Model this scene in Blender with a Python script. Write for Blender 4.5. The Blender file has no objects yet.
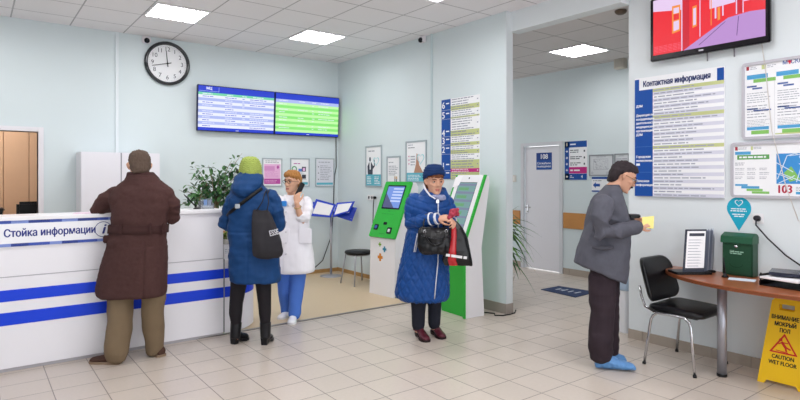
import bpy, bmesh, math, random
from mathutils import Vector, Matrix, Euler, noise
random.seed(7)
SC = bpy.context.scene
COL = SC.collection
PI = math.pi
# ------------------------------------------------------------------ camera model (level camera 1.53 m up)
F = 564.0; HY = 177.5; H = 1.53
TH = math.atan2(427, 564)
FW = (math.sin(TH), math.cos(TH)); RT = (math.cos(TH), -math.sin(TH))
def ray(x, y):
    a = (x - 400) / F; b = -(y - HY) / F
    return (FW[0] + a * RT[0], FW[1] + a * RT[1], b)
def atz(x, y, z):
    r = ray(x, y); t = (z - H) / r[2]; return Vector((r[0] * t, r[1] * t, z))
def atx(x, y, X):
    r = ray(x, y); t = X / r[0]; return Vector((X, r[1] * t, H + r[2] * t))
def aty(x, y, Y):
    r = ray(x, y); t = Y / r[1]; return Vector((r[0] * t, Y, H + r[2] * t))
cam_d = bpy.data.cameras.new('camera'); cam = bpy.data.objects.new('camera', cam_d); COL.objects.link(cam)
cam.location = (0, 0, H); cam.rotation_euler = (PI / 2, 0, -TH)
cam_d.sensor_fit = 'HORIZONTAL'; cam_d.sensor_width = 36; cam_d.lens = 36 * F / 800
cam_d.shift_y = (HY - 200) / 800; cam_d.clip_start = .05; cam_d.clip_end = 100
SC.camera = cam
# ------------------------------------------------------------------ materials
def lin(c):
    if isinstance(c, str):
        c = tuple(int(c[i:i + 2], 16) / 255 for i in (0, 2, 4))
    return tuple((v / 12.92 if v <= .04045 else ((v + .055) / 1.055) ** 2.4) for v in c[:3]) + (1,)
MATS = {}
def M(name, col=None, rough=.5, metal=0, bump=0, bscale=200, var=0, vscale=8, spec=None, emit=0, trans=0, coat=0, bdist=.002):
    if name in MATS: return MATS[name]
    m = bpy.data.materials.new(name); m.use_nodes = True
    n = m.node_tree.nodes; l = m.node_tree.links; b = n['Principled BSDF']
    c = lin(col)
    b.inputs['Base Color'].default_value = c
    b.inputs['Roughness'].default_value = rough; b.inputs['Metallic'].default_value = metal
    if spec is None and not metal and not coat: spec = .28
    if spec is not None: b.inputs['Specular IOR Level'].default_value = spec
    if emit:
        b.inputs['Emission Color'].default_value = c; b.inputs['Emission Strength'].default_value = emit
        if name != 'lamp_glow': b.inputs['Base Color'].default_value = (.02, .02, .025, 1)   # a dark glass that shines
    if trans: b.inputs['Transmission Weight'].default_value = trans
    if coat: b.inputs['Coat Weight'].default_value = coat
    if bump or var:
        tc = n.new('ShaderNodeTexCoord')
        if var:
            nz = n.new('ShaderNodeTexNoise'); nz.inputs['Scale'].default_value = vscale; nz.inputs['Detail'].default_value = 4
            l.new(tc.outputs['Object'], nz.inputs['Vector'])
            mx = n.new('ShaderNodeMix'); mx.data_type = 'RGBA'
            mx.inputs[6].default_value = tuple(v * (1 - var) for v in c[:3]) + (1,)
            mx.inputs[7].default_value = tuple(min(1, v * (1 + var)) for v in c[:3]) + (1,)
            l.new(nz.outputs['Fac'], mx.inputs[0]); l.new(mx.outputs[2], b.inputs['Base Color'])
        if bump:
            nb = n.new('ShaderNodeTexNoise'); nb.inputs['Scale'].default_value = bscale; nb.inputs['Detail'].default_value = 3
            l.new(tc.outputs['Object'], nb.inputs['Vector'])
            bp = n.new('ShaderNodeBump'); bp.inputs['Strength'].default_value = bump; bp.inputs['Distance'].default_value = bdist
            l.new(nb.outputs['Fac'], bp.inputs['Height']); l.new(bp.outputs['Normal'], b.inputs['Normal'])
    MATS[name] = m
    return m
def grid_mat(name, col, gcol, sx, sy, ox, oy, gap, rough=.5, var=.03, bump=.3, speck=0, objspace=True):
    """square tiles laid in straight rows (brick texture with no offset), in the surface's own metres"""
    m = bpy.data.materials.new(name); m.use_nodes = True
    n = m.node_tree.nodes; l = m.node_tree.links; b = n['Principled BSDF']
    b.inputs['Roughness'].default_value = rough
    tc = n.new('ShaderNodeTexCoord'); mp = n.new('ShaderNodeMapping'); mp.inputs['Location'].default_value = (-ox, -oy, 0)
    l.new(tc.outputs['Object'], mp.inputs['Vector'])
    br = n.new('ShaderNodeTexBrick'); br.offset = 0; br.squash = 1
    br.inputs['Scale'].default_value = 1; br.inputs['Brick Width'].default_value = sx; br.inputs['Row Height'].default_value = sy
    br.inputs['Mortar Size'].default_value = gap; br.inputs['Mortar Smooth'].default_value = .1
    c = lin(col)
    br.inputs['Color1'].default_value = tuple(v * (1 - var) for v in c[:3]) + (1,)
    br.inputs['Color2'].default_value = tuple(min(1, v * (1 + var)) for v in c[:3]) + (1,)
    br.inputs['Mortar'].default_value = lin(gcol)
    l.new(mp.outputs['Vector'], br.inputs['Vector'])
    nz = n.new('ShaderNodeTexNoise'); nz.inputs['Scale'].default_value = 14 if not speck else speck; nz.inputs['Detail'].default_value = 6
    l.new(tc.outputs['Object'], nz.inputs['Vector'])
    mr = n.new('ShaderNodeMapRange'); mr.inputs['To Min'].default_value = .93; mr.inputs['To Max'].default_value = 1.05
    l.new(nz.outputs['Fac'], mr.inputs['Value'])
    mx = n.new('ShaderNodeMix'); mx.data_type = 'RGBA'; mx.blend_type = 'MULTIPLY'; mx.inputs[0].default_value = 1
    l.new(br.outputs['Color'], mx.inputs[6]); l.new(mr.outputs['Result'], mx.inputs[7])
    l.new(mx.outputs[2], b.inputs['Base Color'])
    bp = n.new('ShaderNodeBump'); bp.inputs['Strength'].default_value = bump; bp.inputs['Distance'].default_value = .003; bp.invert = True
    l.new(br.outputs['Fac'], bp.inputs['Height']); l.new(bp.outputs['Normal'], b.inputs['Normal'])
    MATS[name] = m
    return m
# ------------------------------------------------------------------ lettering: each contour of a letter filled by itself, so overlapping strokes stay solid
from mathutils.geometry import tessellate_polygon, interpolate_bezier
def glyphs(body, size, align, ital):
    c = bpy.data.curves.new('text', 'FONT'); c.body = body; c.size = size; c.align_x = align; c.align_y = 'CENTER'; c.shear = ital
    o = bpy.data.objects.new('text', c); COL.objects.link(o)
    cu = o.to_curve(bpy.context.evaluated_depsgraph_get()); loops = []
    for sp in cu.splines:
        pts = []
        if sp.type == 'BEZIER':
            bp = sp.bezier_points; n = len(bp)
            for i in range(n):
                p, q = bp[i], bp[(i + 1) % n]
                straight = (p.handle_right - p.co).cross(q.co - p.co).length < 1e-7 and (q.handle_left - q.co).cross(q.co - p.co).length < 1e-7
                pts += [v.copy() for v in ([p.co] if straight else interpolate_bezier(p.co, p.handle_right, q.handle_left, q.co, 5)[:-1])]
        else: pts = [Vector(p.co[:3]) for p in sp.points]
        if len(pts) > 2: loops.append([(p.x, p.y) for p in pts])
    o.to_curve_clear(); bpy.data.objects.remove(o); bpy.data.curves.remove(c)
    ar = lambda L: sum(L[i][0] * L[(i + 1) % len(L)][1] - L[(i + 1) % len(L)][0] * L[i][1] for i in range(len(L))) / 2
    def inside(p, L):
        r = False
        for i in range(len(L)):
            (x1, y1), (x2, y2) = L[i], L[i - 1]
            if (y1 > p[1]) != (y2 > p[1]) and p[0] < (x2 - x1) * (p[1] - y1) / (y2 - y1) + x1: r = not r
        return r
    if not loops: return []
    sg = math.copysign(1, ar(max(loops, key=lambda L: abs(ar(L))))); out = []
    for L in loops:
        if ar(L) * sg < 0: continue
        holes = [h for h in loops if ar(h) * sg < 0 and all(inside(h[k], L) for k in (0, len(h) // 3, 2 * len(h) // 3))]
        poly = [[Vector((x, y, 0)) for x, y in l] for l in [L] + holes]
        tris = tessellate_polygon(poly); flat_ = [p for l in [L] + holes for p in l]
        fixed = []
        for t in tris:
            (x0, y0), (x1, y1), (x2, y2) = (flat_[j] for j in t)
            fixed.append(t if (x1 - x0) * (y2 - y0) - (x2 - x0) * (y1 - y0) > 0 else t[::-1])
        out.append((flat_, fixed))
    return out
# ------------------------------------------------------------------ mesh builder: several materials, one mesh object
class MB:
    def __init__(s): s.bm = bmesh.new(); s.mats = []; s.cur = 0
    def use(s, m):
        if m not in s.mats: s.mats.append(m)
        s.cur = s.mats.index(m); return s
    def _done(s, n0):
        s.bm.faces.ensure_lookup_table()
        for f in s.bm.faces[n0:]: f.material_index = s.cur
        return s
    def face(s, pts):
        n0 = len(s.bm.faces)
        s.bm.faces.new([s.bm.verts.new(p) for p in pts]); return s._done(n0)
    def box(s, a, b, bev=0, mat=None):
        n0 = len(s.bm.faces)
        t = bmesh.new(); bmesh.ops.create_cube(t, size=1)
        for v in t.verts:
            v.co = Vector([(a[i] + b[i]) / 2 + v.co[i] * (b[i] - a[i]) for i in range(3)])
        if bev: bmesh.ops.bevel(t, geom=t.edges[:], offset=min(bev, .45 * min(abs(b[i] - a[i]) for i in range(3))), segments=2, affect='EDGES')
        s.merge(t, mat); return s._done(n0)
    def merge(s, t, mat=None):
        mp = {}
        for v in t.verts: mp[v] = s.bm.verts.new(mat @ v.co if mat else v.co)
        for f in t.faces:
            try: s.bm.faces.new([mp[v] for v in f.verts]).smooth = f.smooth
            except ValueError: pass
        t.free()
    def rings(s, rs, cap=True, smooth=True, closed=True):
        n0 = len(s.bm.faces); vs = [[s.bm.verts.new(p) for p in r] for r in rs]
        n = len(vs[0])
        for i in range(len(vs) - 1):
            for j in range(n if closed else n - 1):
                k = (j + 1) % n
                s.bm.faces.new((vs[i][j], vs[i][k], vs[i + 1][k], vs[i + 1][j])).smooth = smooth
        if cap:
            for r in (list(reversed(vs[0])), vs[-1]):
                s.bm.faces.new(r).smooth = smooth
        return s._done(n0)
    def tube(s, pts, r, n=10, cap=True, flat=1.0, up=None, round_ends=False):
        pts = [Vector(p) for p in pts]; m = len(pts)
        if not isinstance(r, (list, tuple)): r = [r] * m
        r = list(r)
        tg = []
        for i in range(m):
            d = (pts[min(i + 1, m - 1)] - pts[max(i - 1, 0)])
            tg.append(d.normalized() if d.length > 1e-9 else Vector((0, 0, 1)))
        if round_ends:
            r0, r1 = r[0], r[-1]
            pts = [pts[0] - tg[0] * r0 * .92, pts[0] - tg[0] * r0 * .6] + pts + [pts[-1] + tg[-1] * r1 * .6, pts[-1] + tg[-1] * r1 * .92]
            r = [r0 * .35, r0 * .8] + r + [r1 * .8, r1 * .35]; tg = [tg[0]] * 2 + tg + [tg[-1]] * 2
        u = Vector(up) if up else (Vector((0, 0, 1)) if abs(tg[0].z) < .9 else Vector((1, 0, 0)))
        rs = []
        for p, t, q in zip(pts, tg, r):
            u = (u - t * u.dot(t)); u = u.normalized() if u.length > 1e-6 else t.orthogonal().normalized()
            w = t.cross(u)
            rs.append([p + (w * math.cos(2 * PI * k / n) * q + u * math.sin(2 * PI * k / n) * q * flat) for k in range(n)])
        return s.rings(rs, cap)
    def cyl(s, a, b, r, n=20, r2=None): return s.tube([a, b], [r, r if r2 is None else r2], n)
    def lathe(s, prof, c=(0, 0, 0), n=24, mat=None, cap=True):
        c = Vector(c); rs = []
        for q, z in prof:
            ring = [Vector((math.cos(2 * PI * k / n) * q, math.sin(2 * PI * k / n) * q, z)) + c for k in range(n)]
            rs.append([mat @ p for p in ring] if mat else ring)
        return s.rings(rs, cap)
    def ball(s, c, r, n=12, m=8, mat=None):
        if not isinstance(r, (tuple, list)): r = (r, r, r)
        n0 = len(s.bm.faces); t = bmesh.new(); bmesh.ops.create_uvsphere(t, u_segments=n, v_segments=m, radius=1)
        for v in t.verts:
            p = Vector((v.co.x * r[0], v.co.y * r[1], v.co.z * r[2]))
            if mat: p = mat @ p
            v.co = p + Vector(c)
        for f in t.faces: f.smooth = True
        s.merge(t); return s._done(n0)
    def prism(s, poly, z0, z1, mat=None, bev=0):
        """2-D outline (x, y) extruded from z0 to z1"""
        n0 = len(s.bm.faces); t = bmesh.new()
        lo = [t.verts.new((p[0], p[1], z0)) for p in poly]; hi = [t.verts.new((p[0], p[1], z1)) for p in poly]
        n = len(poly); t.faces.new(list(reversed(lo))); t.faces.new(hi)
        for i in range(n): t.faces.new((lo[i], lo[(i + 1) % n], hi[(i + 1) % n], hi[i]))
        bmesh.ops.recalc_face_normals(t, faces=t.faces[:])
        if bev: bmesh.ops.bevel(t, geom=t.edges[:], offset=bev, segments=2, affect='EDGES')
        s.merge(t, mat); return s._done(n0)
    def rect(s, x0, y0, x1, y1, z=0.001):
        return s.face([(x0, y0, z), (x1, y0, z), (x1, y1, z), (x0, y1, z)])
    def lines(s, x0, y0, x1, y1, n, z=.0015, fill=.42, ragged=.35, words=True):
        """rows of illegible small print: runs of little dashes"""
        h = (y1 - y0) / n
        for i in range(n):
            y = y1 - (i + .5) * h; xe = x1 - random.random() * ragged * (x1 - x0); x = x0
            while x < xe - h * .5:
                w = min(h * random.uniform(.8, 3.2), xe - x)
                s.rect(x, y - h * fill / 2, x + w, y + h * fill / 2, z); x += w + h * .35
        return s
    def text(s, body, x, y, size, z=.002, align='CENTER', bold=0, sx=1, ital=0, mat=None):
        polys = glyphs(body, size, align, ital); n0 = len(s.bm.faces)
        for k, (ox, oy) in enumerate(((0, 0), (-bold, 0), (bold, 0), (0, bold * .6), (0, -bold * .6)) if bold else ((0, 0),)):
            for i, (pts, tris) in enumerate(polys):
                vs = []
                for p in pts:
                    q = Vector((p[0] * sx + x + ox, p[1] + y + oy, z + k * 2e-5)); vs.append(s.bm.verts.new(mat @ q if mat else q))
                for t in tris:
                    try: s.bm.faces.new([vs[j] for j in t])
                    except ValueError: pass
        return s._done(n0)
    def obj(s, name, mat=None, parent=None, smooth=None, label=None, cat=None, group=None, kind=None, mw=None, bevel=0, normals=True):
        if normals: bmesh.ops.recalc_face_normals(s.bm, faces=s.bm.faces[:])
        me = bpy.data.meshes.new(name)
        if smooth is not None:
            for f in s.bm.faces: f.smooth = smooth
        s.bm.to_mesh(me); s.bm.free()
        for m in (s.mats or [mat]): me.materials.append(m)
        o = bpy.data.objects.new(name, me); COL.objects.link(o)
        if parent: o.parent = parent
        if mw: o.matrix_world = mw
        return tag(o, label, cat, group, kind)
def tag(o, label=None, cat=None, group=None, kind=None):
    if label: o['label'] = label
    if cat: o['category'] = cat
    if group: o['group'] = group
    if kind: o['kind'] = kind
    return o
def flat(mb, name, mat=None, parent=None, **k):  # sheets whose print faces out: keep the winding as drawn
    return mb.obj(name, mat, parent, normals=False, **k)
def empty(name, label, cat, loc=(0, 0, 0), rz=0, group=None, mw=None, kind=None):
    o = bpy.data.objects.new(name, None); COL.objects.link(o); o.empty_display_size = .1
    o.location = loc; o.rotation_euler = (0, 0, rz)
    if mw: o.matrix_world = mw
    return tag(o, label, cat, group, kind)
def frame_R(p):   # thing on a wall whose room side looks towards -X: x to the right, y up, z out of the wall
    m = Matrix(((0, 0, -1), (-1, 0, 0), (0, 1, 0))).to_4x4(); m.translation = Vector(p); return m
def frame_B(p):   # thing on a wall whose room side looks towards -Y
    m = Matrix(((1, 0, 0), (0, 0, -1), (0, 1, 0))).to_4x4(); m.translation = Vector(p); return m
def copy_tree(o, parent=None):
    c = o.copy(); COL.objects.link(c)
    if parent: c.parent = parent
    for ch in list(o.children): copy_tree(ch, c)
    return c
def rrect(x0, y0, x1, y1, r, n=5):
    out = []
    for cx, cy, a in ((x1 - r, y1 - r, 0), (x0 + r, y1 - r, 90), (x0 + r, y0 + r, 180), (x1 - r, y0 + r, 270)):
        for i in range(n + 1):
            t = math.radians(a + 90 * i / n); out.append((cx + r * math.cos(t), cy + r * math.sin(t)))
    return out
def ring_of(mb, outer, inner, z0, z1):
    """a closed frame between two outlines with the same number of points"""
    n = len(outer); o0 = [(p[0], p[1], z0) for p in outer]; o1 = [(p[0], p[1], z1) for p in outer]
    i0 = [(p[0], p[1], z0) for p in inner]; i1 = [(p[0], p[1], z1) for p in inner]
    return mb.rings([o0, o1, i1, i0, o0], cap=False, smooth=False)
LAMP, SKY_FILL, EXPO = 16.0, 1.75, 0.45
# ================================================================== the room
CZ, YB, XP, XR, XC, C2 = 3.40, 7.98, 4.77, 5.0, 7.47, 3.23
white = M('white_paint', 'f2f2f3', .45)
wallm = M('wall_paint', 'd6e0e3', .55, bump=.12, bscale=350, var=.012, vscale=3)
wallr = M('wall_paint_lit', 'dfe5e8', .55, bump=.12, bscale=350, var=.01, vscale=3)  # same paint as wallm, with the right wall's brighter light put into the colour
floorm = grid_mat('floor_tiles', 'c8bcb1', '7d7269', .307, .307, .455, 1.97, .0035, rough=.28, var=.03, bump=.25, speck=40)
linom = M('linoleum', 'cdb798', .35, var=.05, vscale=30)
ceilm = grid_mat('ceiling_tiles', 'f0edf1', 'b5b2b7', .6, .6, 1.55, 6.955, .008, rough=.8, var=.012, bump=.4, speck=160)
ceil2m = grid_mat('corridor_ceiling_tiles', 'd9d4d3', 'a09b9a', .6, .61, 6.165, 4.28, .008, rough=.8, var=.012, bump=.4, speck=160)
basem = M('base_tile_grey', '9d948d', .4, var=.06)
base2m = M('base_tile_beige', 'a89c90', .35, var=.06)
woodbase = M('wood_skirting', 'b08a58', .45, var=.1)
mb = MB(); mb.box((-2.2, -3, -.08), (9.5, 12, 0)); mb.obj('floor', floorm, kind='structure')
mb = MB(); mb.box((-2, 5.43, 0), (XP, YB, .004)); mb.obj('floor', linom, kind='structure')
mb = MB(); mb.box((1.7, 5.405, 0), (XP, 5.445, .009), .003); mb.obj('trim_1', M('aluminium_strip', '96928f', .35, .6), kind='structure')
mb = MB(); mb.box((-2.2, -3, CZ), (XP + .15, YB + .2, CZ + .1)); mb.obj('ceiling', ceilm, kind='structure')
mb = MB(); mb.box((4.93, -1, C2), (9.5, 12, C2 + .08)); mb.obj('ceiling', ceil2m, kind='structure')
mb = MB()
dx0, dx1, dz = -.35, .62, 2.075
mb.box((-2.2, YB, 0), (dx0, YB + .15, CZ)); mb.box((dx0, YB, dz), (dx1, YB + .15, CZ)); mb.box((dx1, YB, 0), (XP + .15, YB + .15, CZ))
mb.obj('wall_back', wallm, kind='structure')
mb = MB(); mb.box((XP, 4.33, 0), (XP + .10, YB, CZ)); mb.obj('wall_partition', wallm, kind='structure')
mb = MB(); mb.box((XR, -3, 0), (XR + .12, 2.98, CZ)); mb.obj('wall_right', wallr, kind='structure')
mb = MB(); mb.box((4.845, 2.97, 3.175), (4.995, 4.34, CZ)); mb.obj('beam', wallr, kind='structure')
mb = MB(); mb.box((4.86, 4.33, C2 + .08), (5.0, 8.1, CZ + .1)); mb.obj('wall_partition_top', wallm, kind='structure')
mb = MB(); mb.box((-2.2, -3, 0), (-2, YB + .15, CZ)); mb.obj('wall_left', wallm, kind='structure')
mb = MB(); mb.box((XC, -1, 0), (XC + .15, 5.62, C2)); mb.box((XC, 6.39, 0), (XC + .15, 12, C2)); mb.box((XC, 5.62, 2.07), (XC + .15, 6.39, C2))
mb.obj('wall_corridor', wallm, kind='structure')
mb = MB(); mb.box((4.9, 11.8, 0), (XC + .1, 12, C2)); mb.box((4.9, -1.2, 0), (XC + .1, -1, C2)); mb.obj('wall_corridor_end', wallm, kind='structure')
# skirtings
def skirt(name, mat, a, b, h, t=.012, joints=.307):
    mb = MB(); a = Vector(a); b = Vector(b); d = b - a; L = d.length; d.normalize(); nrm = Vector((-d.y, d.x)) * t
    k = 0
    while k < L - .01:
        e = min(k + joints, L); p, q = a + d * (k + .0015), a + d * (e - .0015); r = p + nrm; w = q + nrm
        lo = [(p.x, p.y, 0), (q.x, q.y, 0), (w.x, w.y, 0), (r.x, r.y, 0)]
        mb.rings([lo, [(x, y, h) for x, y, z in lo]], smooth=False); k += joints
    return mb.obj(name, mat, kind='structure')
skirt('baseboard_right', base2m, (XR, -3), (XR, 2.98), .088)
skirt('baseboard_partition', basem, (XP, 4.33), (XP, 5.40), .11, joints=2)
mb = MB(); mb.box((XP - .012, 4.318, 0), (XP + .112, 4.332, .11), .002); mb.obj('baseboard_partition_end', basem, kind='structure')
skirt('baseboard_partition_rear', woodbase, (XP, 5.44), (XP, YB), .06, joints=3)
skirt('baseboard_back', woodbase, (dx1 + .06, YB), (XP, YB), .06, t=-.012, joints=3)
skirt('baseboard_corridor', base2m, (XC, -1), (XC, 5.57), .10)
skirt('baseboard_corridor_far', base2m, (XC, 6.44), (XC, 11.8), .10)
# cable trunking on the walls
mb = MB(); mb.box((1.455, YB - .022, 0), (1.495, YB, CZ), .003); mb.obj('trim_2', M('trunking_white', 'dfe6ea', .4), kind='structure')
p = atx(432, 100, XP)
mb = MB(); mb.box((XP - .018, p.y - .015, 0), (XP, p.y + .015, CZ), .003); mb.obj('trim_3', M('trunking_pale', 'c7d6da', .4), kind='structure')
mb = MB(); mb.box((XP - .004, 4.32, .11), (XP + .104, 4.33, CZ), .002); mb.obj('trim_4', M('corner_plate', 'd9dfe2', .45), kind='structure')
# frame of the opening to the back office
mb = MB()
for a, b in (((dx1, YB - .03, 0), (dx1 + .055, YB + .15, dz + .055)), ((dx0 - .055, YB - .03, 0), (dx0, YB + .15, dz + .055)), ((dx0, YB - .03, dz), (dx1, YB + .15, dz + .055))):
    mb.box(a, b, .004)
mb.obj('trim_5', M('door_frame_white', 'e6e3e8', .4), kind='structure')
# wood panels along the corridor wall
oak = M('oak_panel', 'c58a4e', .45, var=.12, vscale=6)
mb = MB(); mb.box((XC - .02, 4.2, .73), (XC, 5.565, .975), .004); mb.obj('trim_6', oak, kind='structure')
mb = MB(); mb.box((XC - .02, 6.45, .73), (XC, 8.4, .965), .004); mb.obj('trim_7', oak, kind='structure')
# corridor door
dw = M('door_white', 'e4e2e8', .35)
d = empty('door_1', 'white office door with blue number plate in the corridor', 'door', mw=frame_R((XC, 6.39, 0)), kind='structure')
mb = MB(); mb.box((.025, .012, -.06), (.745, 2.045, -.02), .004); mb.obj('door_panel', dw, d)
mb = MB()
mb.box((-.045, 0, -.02), (.02, 2.11, .018), .004); mb.box((.75, 0, -.02), (.815, 2.11, .018), .004); mb.box((.02, 2.05, -.02), (.75, 2.11, .018), .004)
mb.obj('door_frame', M('door_frame_grey', 'd4d5da', .4), d)
mb = MB(); mb.box((.06, .93, -.02), (.10, 1.07, -.008), .006); mb.tube([(.08, 1.03, -.01), (.08, 1.03, .035), (.19, 1.03, .04)], .009, 8); mb.cyl((.08, .955, -.01), (.08, .955, 0), .012, 10)
mb.obj('door_handle', M('steel', 'c9c9cc', .25, .9), d)
mb = MB(); mb.box((.735, .3, -.02), (.757, .4, -.004), .003); mb.box((.735, 1.6, -.02), (.757, 1.7, -.004), .003); mb.obj('hinge', M('steel'), d)
# back office seen through the opening
orange = M('vertical_wood_slats', 'f2c6a2', .5, var=.05, vscale=5)
mb = MB()
x = -1.6
for i, w in enumerate([.37] * 5 + [.09, .3, .16, .12, .2, .35, .35, .35]):
    mb.box((x, 9.6, 0), (x + w - .008, 9.66, 2.9)); x += w
mb.box((-1.8, 9.66, 0), (2.4, 9.7, 3.0)); mb.obj('wall_office', orange, kind='structure')
mb = MB(); mb.box((-1.8, YB + .15, 2.9), (2.4, 9.7, 3.0)); mb.obj('ceiling_office', M('office_ceiling', 'e4e0dc', .7), kind='structure')
mb = MB(); mb.box((-1.9, YB + .15, 0), (-1.8, 9.7, 3)); mb.box((2.3, YB + .15, 0), (2.4, 9.7, 3)); mb.obj('wall_office_side', wallm, kind='structure')
# ------------------------------------------------------------------ ceiling lights
glow = M('lamp_glow', 'ffffff', .5, emit=LAMP)
slatm = M('louvre_white', 'f4f4f6', .3)
def ceiling_light(x0, y0, z, label, strips=3, cross=5, s=.6):
    t = empty('ceiling_light', label, 'ceiling light', (x0 + s / 2, y0 + s / 2, z), group='square ceiling light fittings')
    h = s / 2 - .008
    mb = MB(); ring_of(mb, [(-h, -h), (h, -h), (h, h), (-h, h)], [(-h + .022, -h + .022), (h - .022, -h + .022), (h - .022, h - .022), (-h + .022, h - .022)], -.012, -.0005)
    mb.obj('frame', slatm, t)
    g = h - .022
    mb = MB(); mb.face([(-g, -g, -.003), (-g, g, -.003), (g, g, -.003), (g, -g, -.003)]); mb.obj('diffuser', glow, t, normals=False)
    for i in range(strips):
        x = -g + 2 * g * (i + 1) / (strips + 1); mb = MB(); mb.box((x - .008, -g, -.022), (x + .008, g, -.004)); mb.obj('louvre', M('louvre_grey', 'b9bac0', .4), t)
    for i in range(cross):
        y = -g + 2 * g * (i + 1) / (cross + 1); mb = MB(); mb.box((-g, y - .002, -.010), (g, y + .002, -.004)); mb.obj('louvre', slatm, t)
    return t
ceiling_light(1.55, 6.355, CZ, 'lit square ceiling panel above and left of the wall clock', cross=0)
ceiling_light(3.35, 6.355, CZ, 'lit square ceiling panel above the blue and green screens', cross=0)
ceiling_light(3.35, 3.955, CZ, 'square ceiling panel nearest the partition end, barely in view at the top edge', cross=0)
for x, y in ((1.55, 3.955), (-.25, 3.955), (-.25, 6.355), (1.55, 1.555), (3.35, 1.555), (-.25, 1.555), (1.55, -.845), (3.35, -.845)):
    ceiling_light(x, y, CZ, 'square ceiling light fitting beyond the edge of the view', cross=0)
ceiling_light(6.165, 4.28, C2, 'lit louvred ceiling panel in the corridor behind the partition', cross=5)
ceiling_light(6.165, 7.94, C2, 'louvred ceiling panel deep in the corridor hidden by the partition', cross=5)
ceiling_light(6.165, 1.23, C2, 'louvred ceiling panel in the corridor hidden by the right wall', cross=5)
ceiling_light(-.3, 8.6, 2.9, 'ceiling panel of the back office above the opening', cross=0)
# ------------------------------------------------------------------ world: added frontal fill, a uniform sky let in by leaving the rear open
w = bpy.data.worlds.new('world'); SC.world = w; w.use_nodes = True
w.node_tree.nodes['Background'].inputs[0].default_value = (.93, .96, 1, 1); w.node_tree.nodes['Background'].inputs[1].default_value = SKY_FILL
SC.view_settings.view_transform = 'Standard'; SC.view_settings.look = 'None'; SC.view_settings.gamma = 1; SC.view_settings.use_curve_mapping = False
SC.view_settings.exposure = EXPO
SC.cycles.use_denoising = True; SC.cycles.max_bounces = 8; SC.cycles.diffuse_bounces = 5
SC.cycles.sample_clamp_indirect = 4
# ================================================================== things on the walls
black = M('black_plastic', '111114', .35, spec=.3)
blackr = M('black_rubber', '141416', .6)
navy = M('sign_blue', '154c9e', .45)
navyd = M('ink_navy', '1f2f66', .5)
whitep = M('print_white', 'f1f1f4', .5)
inkg = M('ink_grey', 'a3a5b0', .6)
inkd = M('ink_dark', '3d3f4c', .6); inkm = M('ink_mid', '8b8e9f', .6)
olive = M('print_olive', 'c3c98d', .5)
lav = M('print_lavender', 'd4d4e2', .5)
magenta = M('print_magenta', 'c3277f', .5)
teal = M('print_teal', '5fb3c6', .5)
silver = M('silver_frame', 'aab4ba', .35, .35)
chrome = M('chrome', 'c8c8cc', .16, .95)
steelp = M('grey_metal_paint', 'a9a9b0', .35, .4)
# --- security cameras
def security_camera(mw, label, dome_dx):
    t = empty('security_camera', label, 'security camera', mw=mw)
    mb = MB(); mb.box((-.055, -.045, 0), (.055, .05, .05), .012); mb.obj('housing', M('camera_white', 'e3dfe3', .4), t)
    mb = MB(); mb.ball((dome_dx, -.012, .052), (.036, .036, .03), 16, 10); mb.obj('lens_dome', M('camera_dome', '1a1a22', .1), t)
p = aty(146, 38, YB); security_camera(frame_B((p.x, YB, p.z - .03)), 'small white security camera with dark lens above the wall clock', 0)
p = atx(424, 38, XP); security_camera(frame_R((XP, p.y, p.z - .02)), 'small white security camera high on the partition by its trunking', -.01)
# --- wall clock
p = aty(167, 63.8, YB)
t = empty('wall_clock', 'large round wall clock with black rim and white face', 'clock', mw=frame_B((p.x, YB, p.z)))
R = .294
mb = MB(); mb.lathe([(.02, .001), (R - .01, .001), (R, .012), (R, .035), (R - .012, .055), (R - .03, .058), (R - .042, .045), (R - .045, .02)], n=64, cap=True); mb.obj('rim', M('clock_rim', '14181f', .12, coat=.5), t)
mb = MB(); mb.use(whitep).prism([((R - .044) * math.cos(a * PI / 32), (R - .044) * math.sin(a * PI / 32)) for a in range(64)], .015, .022)
mb.use(inkd)
for k in range(1, 13):
    a = PI / 2 - k * PI / 6; mb.text(str(k), .19 * math.cos(a), .19 * math.sin(a), .078, .0225, bold=0)
for k in range(60):
    a = k * PI / 30; c, s_ = math.cos(a), math.sin(a); r0, r1, w = .228, .235, .0012
    mb.face([(c * r0 + s_ * w, s_ * r0 - c * w, .0224), (c * r1 + s_ * w, s_ * r1 - c * w, .0224), (c * r1 - s_ * w, s_ * r1 + c * w, .0224), (c * r0 - s_ * w, s_ * r0 + c * w, .0224)])
mb.obj('clock_face', None, t, normals=False)
def hand(ang, L, back, w, z, name):
    mb = MB(); m = Matrix.Rotation(ang, 4, 'Z'); mb.prism([(-w, -back), (w, -back), (w * .7, L), (-w * .7, L)], z, z + .003, mat=m); mb.obj(name, black, t)
hand(math.radians(6), .17, .045, .006, .028, 'hour_hand'); hand(math.radians(104), .205, .05, .005, .033, 'minute_hand')
mb = MB(); mb.cyl((0, 0, .022), (0, 0, .04), .011, 16); mb.obj('hub', black, t)
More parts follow.
